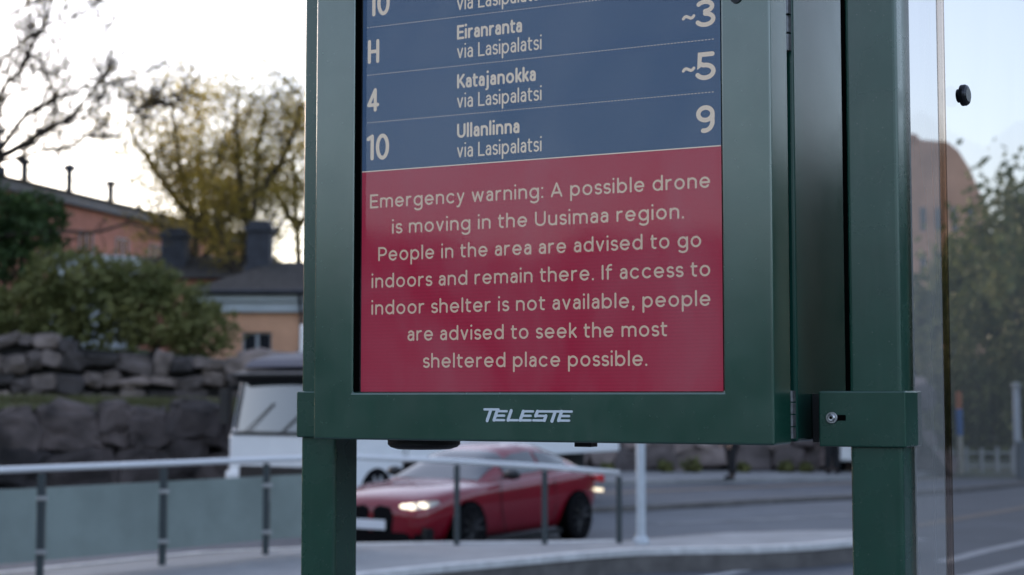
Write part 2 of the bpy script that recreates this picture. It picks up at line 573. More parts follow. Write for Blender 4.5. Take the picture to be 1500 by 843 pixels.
# grassy ledge between the two walls
def grass_ledge():
    bm = bmesh.new()
    a, b = Vector((W(-330, 590, 36.9).x, 36.9)), Vector((W(520, 600, 39.2).x, 39.2))
    n = 60
    rows = []
    for i in range(n + 1):
        t = i / n
        q = a.lerp(b, t)
        zf = 1.88 + (1.62 - 1.88) * t
        rows.append([bm.verts.new((q.x, q.y + dy, zf + dz + .10 * mnoise.noise(Vector((i * .4, dy, 2))))) for dy, dz in ((-.75, .0), (-.25, .16), (.8, .24), (2.9, .30))])
    for i in range(n):
        for k in range(3):
            bm.faces.new((rows[i][k], rows[i + 1][k], rows[i + 1][k + 1], rows[i][k + 1]))
    for _ in range(9000):
        t = random.random()
        q = a.lerp(b, t)
        dy = random.uniform(-.8, 2.4)
        z = 1.90 + (1.64 - 1.90) * t + (.0 if dy < -.3 else .16)
        h = random.uniform(.06, .26)
        an = random.uniform(0, 6.28)
        dx, dyy = math.cos(an) * .02, math.sin(an) * .02
        lx, ly = random.uniform(-.08, .08), random.uniform(-.08, .08)
        vs = [bm.verts.new((q.x + dx, q.y + dy + dyy, z)), bm.verts.new((q.x - dx, q.y + dy - dyy, z)), bm.verts.new((q.x + lx, q.y + dy + ly, z + h))]
        bm.faces.new(vs)
    m = mat('grass', (0.095, 0.080, 0.032), 0.9, vs=1.5, c2=(0.085, 0.095, 0.03), var=.2)
    tag(link('grass_ledge', bm, m), 'grass growing on the ledge between the two boulder walls', 'grass', kind='stuff')
grass_ledge()

# ------------------------------------------------------------------ vegetation
def leaf_mat(name, c, c2, vs=0.6, trans=.35):
    m = mat(name, c, 0.7, spec=.3, vs=vs, c2=c2, var=.3)
    t = m.node_tree
    p = t.nodes['Principled BSDF']
    tl = t.nodes.new('ShaderNodeBsdfTranslucent')
    src = p.inputs['Base Color'].links[0].from_socket
    t.links.new(src, tl.inputs[0])
    mx = t.nodes.new('ShaderNodeMixShader')
    mx.inputs[0].default_value = trans
    t.links.new(p.outputs[0], mx.inputs[1])
    t.links.new(tl.outputs[0], mx.inputs[2])
    t.links.new(mx.outputs[0], t.nodes['Material Output'].inputs[0])
    return m
M['leaf_young'] = leaf_mat('young_leaves', (0.31, 0.245, 0.042), (0.44, 0.33, 0.07), .5, .66)
M['leaf_bush'] = leaf_mat('bush_leaves', (0.085, 0.105, 0.030), (0.19, 0.185, 0.065), .9, .25)
M['leaf_park'] = leaf_mat('park_leaves', (0.085, 0.13, 0.045), (0.19, 0.21, 0.085), .6, .35)
M['leaf_dark'] = leaf_mat('dark_leaves', (0.022, 0.050, 0.016), (0.055, 0.092, 0.026), .8, .25)
M['bark'] = mat('bark', (0.035, 0.026, 0.020), 0.9, var=.3, vs=6, bump=.4, bs=12)
M['bark_grey'] = mat('grey_bark', (0.05, 0.044, 0.038), 0.9, var=.3, vs=6)

def leaf(bm, p, s):
    d = Vector((random.gauss(0, 1), random.gauss(0, 1), random.gauss(0, 1))).normalized()
    a = d.orthogonal().normalized() * s * .5
    b = d.cross(a).normalized() * s * .32
    p = Vector(p)
    bm.faces.new([bm.verts.new(p - a), bm.verts.new(p + b), bm.verts.new(p + a), bm.verts.new(p - b)])

def tree(name, base, h, spread, label, leafm, group=None, nleaf=9, lsize=.16, levels=5, seed=1, lean=(0, 0), barkm='bark', trunk_h=.28, r0=.2, cat='tree', ups=.25, cluster=.5):
    rnd = random.Random(seed)
    root = empty(name, base)
    tb, lb = bmesh.new(), bmesh.new()
    tips = []
    def grow(p, d, L, r, lev):
        pts, rad = [p], [r]
        n = 4
        q, dd = p.copy(), d.copy()
        for i in range(n):
            dd = (dd + Vector((rnd.gauss(0, .13), rnd.gauss(0, .13), rnd.gauss(.03, .09)))).normalized()
            q = q + dd * L / n
            pts.append(q.copy()); rad.append(r * (1 - .45 * (i + 1) / n))
            if lev >= levels - 2: tips.append((q.copy(), lev))
        tube(tb, pts, rad, 6 if lev < 2 else 4, cap=False)
        if lev >= levels: return
        k = 3 if lev < 2 else rnd.choice((2, 3, 3))
        for i in range(k):
            t = rnd.uniform(.45, 1) if i else 1.0
            o = pts[min(n, int(t * n + .5))]
            ax = Vector((rnd.gauss(0, 1), rnd.gauss(0, 1), rnd.gauss(0, .5))).normalized()
            nd = (dd * .75 + ax * spread * rnd.uniform(.6, 1.2) + Vector((0, 0, ups))).normalized()
            grow(o, nd, L * rnd.uniform(.62, .86), rad[min(n, int(t * n + .5))] * rnd.uniform(.6, .8), lev + 1)
    grow(Vector((0, 0, -.2)), Vector((lean[0], lean[1], 1)).normalized(), h * trunk_h, r0, 0)
    for q, lev in tips:
        for _ in range(nleaf if lev == levels else max(0, nleaf // 2)):
            leaf(lb, q + Vector((rnd.gauss(0, cluster), rnd.gauss(0, cluster), rnd.gauss(0, cluster * .8))), lsize * rnd.uniform(.6, 1.3))
    # scale to the wanted height
    zmax = max(v.co.z for v in tb.verts)
    k = h / zmax
    for bmx in (tb, lb):
        for v in bmx.verts: v.co *= k
    link('trunk', tb, M[barkm], root, smooth=True)
    link('crown', lb, leafm, root)
    tag(root, label, cat, group)
    return root

def bush(name, base, blobs, n, lsize, m, label, cat='bush', group=None, stems=14):
    root = empty(name, base)
    bm = bmesh.new()
    for _ in range(n):
        c, r = random.choices(blobs, weights=[b[1][0] * b[1][2] for b in blobs])[0]
        d = Vector((random.gauss(0, 1), random.gauss(0, 1), random.gauss(0, 1))).normalized()
        rr = random.uniform(.45, 1.0) ** .5 * random.uniform(.9, 1.12)
        f = 1 + .55 * mnoise.noise(d * 2.9 + Vector(c)) * (1.0 if rr > .8 else .5)
        leaf(bm, Vector(c) + Vector((d.x * r[0], d.y * r[1], d.z * r[2])) * rr * f, lsize * random.uniform(.6, 1.4))
    link('crown', bm, m, root)
    bm = bmesh.new()
    for i in range(stems):
        c, r = random.choice(blobs)
        t = Vector(c) + Vector((random.uniform(-.6, .6) * r[0], random.uniform(-.4, .4) * r[1], random.uniform(0, .7) * r[2]))
        tube(bm, [(c[0] * .8, c[1] * .8, -.1), ((c[0] * .8 + t.x) / 2 + .1, t.y / 2, t.z * .5), t], [.06, .045, .015], 5)
    link('stem', bm, M['bark'], root)
    tag(root, label, cat, group)
    return root

# big green bush on the upper wall
g0 = W(170, 515, 42.6); s = 42.6 / F
def bl(px, py, rx, ry, d=1.1):
    p = W(px, py, 42.6)
    return ((p.x - g0.x, random.uniform(-.2, .3), p.z - g0.z), (rx * s, d, ry * s))
bush('bush', g0, [bl(150, 450, 95, 62), bl(60, 460, 80, 55), bl(235, 460, 75, 60), bl(295, 485, 50, 42), bl(110, 405, 70, 42), bl(200, 415, 60, 40), bl(10, 470, 60, 50), bl(-60, 460, 60, 60)], 15000, .17, M['leaf_bush'], 'wide green leafy bush growing on top of the boulder wall')
g0 = W(15, 520, 45.0); s = 45.0 / F
def bl(px, py, rx, ry, d=1.2):
    p = W(px, py, 45.0)
    return ((p.x - g0.x, random.uniform(-.3, .3), p.z - g0.z), (rx * s, d, ry * s))
bush('evergreen_shrub', g0, [bl(10, 320, 55, 34), bl(45, 300, 36, 22), bl(-20, 350, 50, 50), bl(20, 385, 45, 30), bl(-40, 280, 50, 40), bl(60, 345, 34, 24), bl(75, 315, 22, 18)], 5200, .19, M['leaf_dark'], 'dark green foliage at the left edge above the bush', cat='shrub', stems=20)
# bare dark tree at the left edge: limbs reach right and up over the roofs
def bare_tree():
    Y = 44.0
    base = W(-60, 540, Y)
    root = empty('bare_tree', base)
    tb, lb = bmesh.new(), bmesh.new()
    rnd = random.Random(4)
    k = Y / F
    def pt(px, py, dy=0): return W(px, py, Y) - base + Vector((0, dy, 0))
    def limb(pts, r0, r1, lev=0):
        n = len(pts)
        # smooth the drawn limb
        q = []
        for i in range(n - 1):
            for j in range(4):
                t = j / 4
                a_, b_ = pts[i], pts[i + 1]
                q.append(a_.lerp(b_, t) + Vector((rnd.gauss(0, .02), rnd.gauss(0, .05), rnd.gauss(0, .02))))
        q.append(pts[-1])
        rad = [r0 + (r1 - r0) * i / (len(q) - 1) for i in range(len(q))]
        tube(tb, q, rad, 6, cap=False)
        if lev < 3:
            for i in range(2, len(q), 1 if lev < 1 else 3):
                if rnd.random() < (.85 if lev < 1 else .7):
                    d = (q[i] - q[i - 1]).normalized()
                    side = Vector((rnd.gauss(0, .8), rnd.gauss(0, .8), rnd.gauss(.25, .8)))
                    d = (d * .8 + side.normalized() * .75).normalized()
                    Lb = rnd.uniform(.7, 2.1) * (1.0 if lev == 0 else .62 if lev == 1 else .4)
                    pp_, dd = [q[i]], d
                    for s_ in range(4):
                        dd = (dd + Vector((rnd.gauss(0, .2), rnd.gauss(0, .2), rnd.gauss(.06, .2)))).normalized()
                        pp_.append(pp_[-1] + dd * Lb / 4)
                    limb(pp_, max(.015, rad[i] * .45), max(.009, rad[i] * .2), lev + 1 if lev else 1)
        if lev >= 2:
            for _ in range(2):
                leaf(lb, q[-1] + Vector((rnd.gauss(0, .07), rnd.gauss(0, .07), rnd.gauss(0, .07))), rnd.uniform(.04, .08))
    limb([pt(-60, 545), pt(-52, 420, .1), pt(-38, 300), pt(-14, 236)], .30, .20, 5)
    limb([pt(-14, 236), pt(40, 205, .2), pt(105, 165, .3), pt(160, 92, .2)], .115, .03)
    limb([pt(-14, 236), pt(35, 180, -.2), pt(80, 150, -.3), pt(135, 128, -.2), pt(200, 112)], .09, .02)
    limb([pt(-20, 242), pt(45, 222, .3), pt(90, 212, .5), pt(118, 190, .6)], .06, .016)
    limb([pt(-14, 236), pt(-4, 150), pt(30, 92, .3), pt(62, 20, .4), pt(85, -60, .4)], .09, .03)
    limb([pt(-40, 300), pt(-30, 160, -.3), pt(-12, 60, -.4), pt(10, -70, -.4)], .12, .04)
    limb([pt(-30, 110), pt(20, 70), pt(75, 30, .2), pt(120, -20, .2)], .055, .018)
    limb([pt(105, 165, .3), pt(150, 150, .3), pt(190, 165, .3), pt(225, 150, .3)], .035, .012)
    limb([pt(-20, 60, -.4), pt(40, 10, -.3), pt(90, -40, -.3)], .05, .02)
    limb([pt(-38, 350), pt(50, 338, .6), pt(125, 336, .8), pt(185, 320, .9), pt(240, 352, 1.0)], .07, .02, 1)
    limb([pt(-38, 300), pt(-80, 200), pt(-130, 80), pt(-150, -40)], .12, .04)
    link('trunk', tb, M['bark'], root, smooth=True)
    link('crown', lb, M['leaf_young'], root)
    tag(root, 'dark nearly bare tree reaching in from the left edge over the roofs', 'tree')
bare_tree()
# young-leaved trees behind the houses
def spring_tree(px0, pyb, Y, stems, clumps, label, seed, nl=11):
    """stems: polylines in picture-plane metres at distance Y; clumps of young leaves spread round the twigs"""
    rnd = random.Random(seed)
    base = W(px0, pyb, Y)
    root = empty('spring_tree', base)
    tb, lb = bmesh.new(), bmesh.new()
    def pt(px, py, dy=0): return W(px, py, Y) - base + Vector((0, dy, 0))
    def limb(q0, d, Lb, r, lev):
        q = [q0]; dd = d
        for s_ in range(4):
            dd = (dd + Vector((rnd.gauss(0, .16), rnd.gauss(0, .16), rnd.gauss(.05, .14)))).normalized()
            q.append(q[-1] + dd * Lb / 4)
        rad = [r * (1 - .16 * i) for i in range(5)]
        tube(tb, q, rad, 5, cap=False)
        if lev < 3:
            for i in (1, 2, 3, 4, 4):
                if rnd.random() < .85:
                    sd_ = Vector((rnd.gauss(0, 1), rnd.gauss(0, 1), rnd.gauss(.2, .7))).normalized()
                    limb(q[i], (dd * .7 + sd_ * .8).normalized(), Lb * rnd.uniform(.45, .7), max(.008, r * .5), lev + 1)
        if lev >= 2:
            for _ in range(nl if rnd.random() < .75 else nl // 5):
                o_ = q[rnd.choice((2, 3, 4))]
                leaf(lb, o_ + Vector((rnd.gauss(0, .26), rnd.gauss(0, .3), rnd.gauss(0, .2))), rnd.uniform(.06, .14))
    for st in stems:
        pts = [pt(*p_) for p_ in st]
        n = len(pts)
        q = []
        for i in range(n - 1):
            for j in range(3): q.append(pts[i].lerp(pts[i + 1], j / 3) + Vector((rnd.gauss(0, .03), rnd.gauss(0, .06), 0)))
        q.append(pts[-1])
        rad = [.15 * (1 - .8 * i / len(q)) for i in range(len(q))]
        tube(tb, q, rad, 7, cap=False)
        for i in range(max(1, len(q) // 6), len(q)):
            for _ in range(2):
                sd_ = Vector((rnd.gauss(0, 1), rnd.gauss(0, .8), rnd.gauss(.25, .5))).normalized()
                limb(q[i], (sd_ + Vector((0, 0, .35))).normalized(), clumps * rnd.uniform(.6, 1.2), .032, 1)
    link('trunk', tb, M['bark'], root, smooth=True)
    link('crown', lb, M['leaf_young'], root)
    tag(root, label, 'tree', 'spring trees behind the houses')
spring_tree(290, 430, 60, [[(290, 430), (286, 330), (268, 260), (255, 190), (250, 140)], [(288, 350), (300, 290), (318, 240), (330, 190)], [(284, 320), (235, 260), (205, 215), (185, 175)], [(288, 385), (240, 335), (200, 300)], [(288, 395), (320, 350), (335, 315)]], 1.55,
            'yellow green spring tree with forked trunk behind the pink house', 5)
spring_tree(350, 440, 56, [[(350, 440), (358, 360), (375, 290), (380, 215), (392, 150)], [(362, 340), (352, 270), (345, 200), (348, 140)], [(375, 290), (410, 240), (432, 190), (440, 140)], [(352, 410), (330, 360), (312, 320)], [(354, 400), (395, 350), (425, 310)]], 1.35,
            'yellow green spring tree behind the dark roof left of the black chimney', 9)
spring_tree(318, 440, 66, [[(318, 440), (318, 350), (325, 280), (322, 210)], [(318, 370), (300, 300), (290, 240), (292, 180)], [(320, 345), (345, 290), (352, 230)]], 1.6,
            'thin spring tree between the forked one and the one by the black chimney', 21, 13)
spring_tree(440, 440, 64, [[(440, 440), (436, 340), (430, 260), (425, 190)], [(436, 340), (470, 270), (490, 200)], [(434, 330), (405, 285), (398, 240)]], 1.5,
            'spring tree partly hidden behind the left edge of the display', 14, 16)

# ------------------------------------------------------------------ houses on the hill
M['peach'] = mat('peach_render', (0.60, 0.32, 0.20), 0.85, var=.10, vs=1.2)
M['pink'] = mat('pink_render', (0.42, 0.17, 0.12), 0.85, var=.18, vs=.8)
M['roofdark'] = mat('roof_sheet', (0.046, 0.041, 0.038), 0.85, spec=.2, var=.25, vs=1.5, aniso=(6, 1, 1))
M['cornice'] = mat('white_cornice', (0.42, 0.45, 0.48), 0.7, var=.08, vs=2)
M['chim'] = mat('dark_chimney', (0.030, 0.032, 0.042), 0.8, var=.3, vs=4)
M['winglass'] = mat('window_glass', (0.02, 0.022, 0.028), 0.15, spec=.35)
M['winframe'] = mat('window_frame', (0.30, 0.31, 0.33), 0.6)
M['metal_roof'] = mat('grey_metal_roof', (0.10, 0.105, 0.12), 0.5, var=.2, vs=1.2, aniso=(8, 1, 1))

def chimney(root, x, y, z0, z1, wx, wy, pots=0):
    bm = bmesh.new()
    h = z1 - z0
    box(bm, x - wx / 2, x + wx / 2, y - wy / 2, y + wy / 2, z0, z1 - h * .2)
    box(bm, x - wx * .6, x + wx * .6, y - wy * .6, y + wy * .6, z1 - h * .2, z1 - h * .1)
    box(bm, x - wx * .44, x + wx * .44, y - wy * .44, y + wy * .44, z1 - h * .1, z1)
    box(bm, x - wx * .62, x + wx * .62, y - wy * .62, y + wy * .62, z0, z0 + h * .18)
    return link('chimney', bm, M['chim'], root, bevel=.02)

Yh = 48.0
A = W(300, 460, Yh); k = Yh / F
root = empty('peach_house', (A.x, Yh, 2.6), 0)
def hp(px, py):  # house-local x, z on its front face
    p = W(px, py, Yh); return p.x - A.x, p.z - 2.6
x1 = hp(690, 460)[0]
zt = hp(330, 458)[1]; zc = hp(330, 431)[1]; zr = hp(330, 384)[1]
# wall with an actual window opening
wx0, wz0 = hp(354, 527); wx1, wz1 = hp(398, 487)
bm = bmesh.new()
box(bm, 0, wx0, 0, .3, -1, zt); box(bm, wx1, x1, 0, .3, -1, zt)
box(bm, wx0, wx1, 0, .3, -1, wz0); box(bm, wx0, wx1, 0, .3, wz1, zt)
box(bm, 0, .3, .302, 6, -1, zt); box(bm, x1 - .3, x1, .302, 6, -1, zt); box(bm, .302, x1 - .302, 5.7, 6, -1, zt)
link('wall', bm, M['peach'], root)
def window(root, x0, x1, z0, z1, y, mull=1):
    bm = bmesh.new(); t = .06
    box(bm, x0, x1, y, y + .06, z0, z0 + t); box(bm, x0, x1, y, y + .06, z1 - t, z1)
    box(bm, x0, x0 + t, y + .002, y + .058, z0 + t, z1 - t); box(bm, x1 - t, x1, y + .002, y + .058, z0 + t, z1 - t)
    for i in range(mull):
        xc = x0 + (x1 - x0) * (i + 1) / (mull + 1)
        box(bm, xc - t * .8, xc + t * .8, y - .004, y + .056, z0 + t, z1 - t)
    f = link('window', bm, M['winframe'], root)
    bm = bmesh.new(); box(bm, x0 + .02, x1 - .02, y + .03, y + .04, z0 + .02, z1 - .02)
    link('pane', bm, M['winglass'], f)
window(root, wx0, wx1, wz0, wz1, .12)
bm = bmesh.new()
box(bm, -.25, x1 + .25, -.22, 6.2, zt, zt + (zc - zt) * .55)
box(bm, -.38, x1 + .38, -.36, 6.35, zt + (zc - zt) * .55 + .002, zc - .05)
link('cornice', bm, M['cornice'], root, bevel=.02)
bm = bmesh.new()
e0 = [bm.verts.new(v) for v in ((-.5, -.5, zc - .04), (x1 + .5, -.5, zc - .04), (x1 + .5, 6.5, zc - .04), (-.5, 6.5, zc - .04))]
e1 = [bm.verts.new((v.co.x, v.co.y, zc + .06)) for v in e0]
r0, r1 = bm.verts.new((1.6, 3, zr + .25)), bm.verts.new((x1 - 1.6, 3, zr + .25))
for i in range(4): bm.faces.new((e0[i], e0[(i + 1) % 4], e1[(i + 1) % 4], e1[i]))
bm.faces.new((e1[0], e1[1], r1, r0)); bm.faces.new((e1[2], e1[3], r0, r1)); bm.faces.new((e1[1], e1[2], r1)); bm.faces.new((e1[3], e1[0], r0)); bm.faces.new(e0[::-1])
bmesh.ops.recalc_face_normals(bm, faces=bm.faces[:])
rf = link('roof', bm, M['roofdark'], root)
kk = 51.0 / F
cx = W(381, 350, 51).x - A.x
bm = bmesh.new(); tube(bm, [(-.5, -.58, zc + .03), (x1 + .5, -.58, zc + .03)], .07, 8)
link('gutter', bm, M['chim'], root)
bm = bmesh.new(); tube(bm, [(wx1 + .9, -.58, zc), (wx1 + .9, -.10, zt - .2), (wx1 + .9, -.09, -.8)], .05, 8)
link('downpipe', bm, M['chim'], root)
chimney(rf, cx, 3, W(381, 392, 51).z - 2.6 - .3, W(381, 325, 51).z - 2.6, 40 * kk * .85, .8)
tag(root, 'peach house with dark roof and white cornice behind the white truck', 'house')

# pink house farther back, roof line running away to the right
P0, P1 = W(20, 300, 66), W(390, 365, 92)
ang = math.atan2(P1.y - P0.y, P1.x - P0.x)
L = (Vector((P1.x, P1.y)) - Vector((P0.x, P0.y))).length
root = empty('pink_house', (P0.x, P0.y, 4.6), ang)
ztop = W(20, 300, 66).z - 4.6
ztop = ztop + 1.0
bm = bmesh.new()
box(bm, -12, L, 0, 9, -2.5, ztop - .5)
link('wall', bm, M['pink'], root)
bm = bmesh.new(); box(bm, -12.3, L + .3, -.3, 9.3, ztop - .5, ztop)
link('cornice', bm, M['metal_roof'], root, bevel=.03)
bm = bmesh.new()
prism(bm, [(-.55, ztop + .002), (4.5, ztop + .9), (9.5, ztop + .002)], 'x', -12.4, L + .4)
rf = link('roof', bm, M['metal_roof'], root)
for xx in [2.0 + 3.4 * i for i in range(int((L - 3) / 3.4))]:
    window(root, xx, xx + 1.2, ztop - 3.4, ztop - 1.5, -.06, 1)
def along(px):   # local x on the front face seen at that pixel column
    r = ray(px, 300); d = Vector((math.cos(ang), math.sin(ang)))
    # solve (r.x, r.y)*k = P0 + d*t
    det = r.x * (-d.y) - (-d.x) * r.y
    k_ = (P0.x * (-d.y) - (-d.x) * P0.y) / det
    return (Vector((r.x * k_, r.y * k_)) - Vector((P0.x, P0.y))).dot(d)
chimney(rf, along(44), 2.2, ztop + .5, ztop + 2.75, 1.1, 1.0)
for px, hh in ((83, 1.05), (147, 1.35), (206, 1.1)):
    bm = bmesh.new()
    x_ = along(px)
    lathe(bm, [(.16, 0), (.16, hh * .75), (.30, hh * .76), (.30, hh * .9), (.06, hh)], (x_, 1.6, ztop + .45), n=10)
    link('vent_pipe', bm, M['chim'], rf)
# thin roof railing
bm = bmesh.new()
for i in range(26):
    x_ = along(60) + i * .55
    tube(bm, [(x_, .6, ztop + .1), (x_, .6, ztop + .85)], .02, 4)
tube(bm, [(along(60), .6, ztop + .85), (along(60) + 25 * .55, .6, ztop + .85)], .025, 4)
link('roof_railing', bm, M['chim'], rf)
tag(root, 'long pink house with grey metal roof and vent pipes behind the trees', 'house')

# lower outbuilding with blue-grey chimney between the pink house and the peach house
p = W(246, 400, 56)
root = empty('outbuilding', (p.x, 56, 4.2))
zz = p.z - 4.2
bm = bmesh.new(); box(bm, -3.6, 3.2, 0, 4, -1.5, zz - .2)
link('wall', bm, M['pink'], root)
bm = bmesh.new(); prism(bm, [(-.4, zz - .2), (2, zz + .75), (4.4, zz - .2)], 'x', -3.9, 3.5)
rf = link('roof', bm, M['roofdark'], root)
chimney(rf, 0, 1.2, zz - .1, W(246, 330, 56).z - 4.2, .85, .8)
tag(root, 'small outbuilding with blue grey chimney between pink house and bush', 'outbuilding')
# low white-grey garden wall in front of the pink house
p0, p1 = W(70, 358, 54), W(205, 372, 56)
bm = bmesh.new(); prism(bm, [(p0.x, p0.y), (p1.x, p1.y), (p1.x, p1.y + .4), (p0.x, p0.y + .4)], 'z', 3.0, p0.z - .25)
tag(link('garden_wall', bm, M['cornice']), 'pale garden wall between the bush and the pink house', 'wall')

# ------------------------------------------------------------------ glass fence along the island
M['rail'] = mat('rail_steel', (0.62, 0.62, 0.63), 0.35, metal=.2)
M['fpost'] = mat('fence_post', (0.028, 0.038, 0.042), 0.5)
M['panel'] = mat('frosted_panel', (0.19, 0.225, 0.21), 0.30, spec=.5, var=.12, vs=1.6)
fr = empty('glass_fence', WG(237, 828, ISL))
f0 = fr.location.copy()
posts = [(-330, 851 + 34), (-135, 866), (58, 846.5), (237.6, 828.5), (389, 812.7), (506, 803)]
posts_r = [(669, 799), (798, 798), (907, 796)]
P = []
for (x, y) in posts:
    b = WG(x, y, ISL); P.append((b, 1.10))
for (x, y), top in zip(posts_r, (676, 684, 693)):
    b = WG(x, y, ISL)
    P.append((b, W(x, top, b.y).z - ISL))
for i, (b, h) in enumerate(P):
    bm = bmesh.new()
    q = b - f0
    box(bm, q.x - .036, q.x + .036, q.y - .03, q.y + .03, 0, h - .045)
    pz = link('post', bm, M['fpost'], fr, bevel=.006)
    for zz in ((.26, .80) if i < 6 else ()):
        bm = bmesh.new(); box(bm, q.x - .075, q.x + .075, q.y - .045, q.y - .031, zz - .022, zz + .022)
        link('clamp', bm, M['steel'], pz, bevel=.004)
bm = bmesh.new()
rp = [(b - f0) + Vector((0, 0, h)) for b, h in P]
tube(bm, rp, .034, 12)
link('handrail', bm, M['rail'], fr, smooth=True)
for i in range(5):
    a_, b_ = P[i][0] - f0, P[i + 1][0] - f0
    d = (b_ - a_); d.z = 0; d.normalize()
    a2, b2 = a_ + d * .055, b_ - d * .055
    n_ = Vector((-d.y, d.x, 0)) * .006
    bm = bmesh.new()
    z0, z1 = .17, .905
    vs = [bm.verts.new(p_ + nn + Vector((0, 0, z))) for p_ in (a2, b2) for nn in (n_, -n_) for z in (z0, z1)]
    for f in ((0, 1, 3, 2), (4, 6, 7, 5), (0, 4, 5, 1), (2, 3, 7, 6), (0, 2, 6, 4), (1, 5, 7, 3)): bm.faces.new([vs[j] for j in f])
    bmesh.ops.recalc_face_normals(bm, faces=bm.faces[:])
    link('panel', bm, M['panel'], fr)
tag(fr, 'railing with steel handrail and frosted teal glass panels on the island', 'fence')

# white pole on the island
b = WG(939, 797, ISL)
M['pole'] = mat('pole_paint', (0.46, 0.49, 0.52), 0.5, var=.08, vs=3)
root = empty('white_pole', b)
bm = bmesh.new(); tube(bm, [(0, 0, 0), (0, 0, 3.2), (0, 0, 6.2)], [.058, .056, .052], 16)
link('shaft', bm, M['pole'], root, smooth=False)
bm = bmesh.new(); lathe(bm, [(.10, .0), (.10, .05), (.07, .09), (.06, .1)], (0, 0, 0))
link('base_collar', bm, M['pole'], root)
tag(root, 'pale slim pole on the island right of the red car', 'pole')

# ------------------------------------------------------------------ vehicles
M['tyre'] = mat('tyre', (0.006, 0.006, 0.007), 0.9, spec=.08)
M['rim_dark'] = mat('dark_rim', (0.015, 0.015, 0.017), 0.45, metal=.3)
M['carred'] = mat('red_car_paint', (0.17, 0.0015, 0.011), 0.5, metal=.0, spec=.15, coat=.9, var=.04, vs=3)
M['carglass'] = mat('car_glass', (0.018, 0.022, 0.025), 0.05, spec=.8, coat=0.0)
M['carglass'].node_tree.nodes['Principled BSDF'].inputs['IOR'].default_value = 1.7
M['truckglass'] = mat('truck_glass', (0.03, 0.04, 0.04), 0.06, spec=1.0)
M['truckglass'].node_tree.nodes['Principled BSDF'].inputs['IOR'].default_value = 1.7
M['lamp_on'] = emis('headlamp_on', (1.0, 0.90, 0.72), .55)
M['lamp_dim'] = emis('side_lamp_on', (1.0, 0.86, 0.64), .35)
M['lens'] = mat('lamp_lens', (0.5, 0.5, 0.5), 0.1, spec=.8)
M['redlamp'] = mat('red_lamp', (0.5, 0.015, 0.02), 0.2)
M['plate'] = mat('plate', (0.72, 0.74, 0.78), 0.5)
M['truckwhite'] = mat('truck_white', (0.80, 0.80, 0.80), 0.35, coat=.4, var=.03, vs=2)
M['hub'] = mat('hub', (0.25, 0.2, 0.12), .4, metal=.6)

def wheel(root, x, y, r, wd, side, rimm='rim_dark', name='wheel'):
    bm = bmesh.new()
    lathe(bm, [(r * .70, -wd / 2), (r * .95, -wd / 2), (r, -wd * .38), (r, wd * .38), (r * .95, wd / 2), (r * .70, wd / 2)], (x, y, r), 'y', 28)
    wh = link(name, bm, M['tyre'], root, smooth=False)
    bm = bmesh.new()
    yo = side * wd * .5
    for k_ in range(10):
        t = 2 * math.pi * k_ / 10
        u = Vector((math.cos(t), 0, math.sin(t)))
        tube(bm, [Vector((x, y + yo * .98, r)) + u * r * .12, Vector((x, y + yo * 1.02, r)) + u * r * .68], [r * .07, r * .05], 5)
    lathe(bm, [(r * .16, min(0, side * .03)), (r * .16, max(0, side * .03))], (x, y + yo, r), 'y', 16)
    link('rim', bm, M[rimm], wh)
    return wh

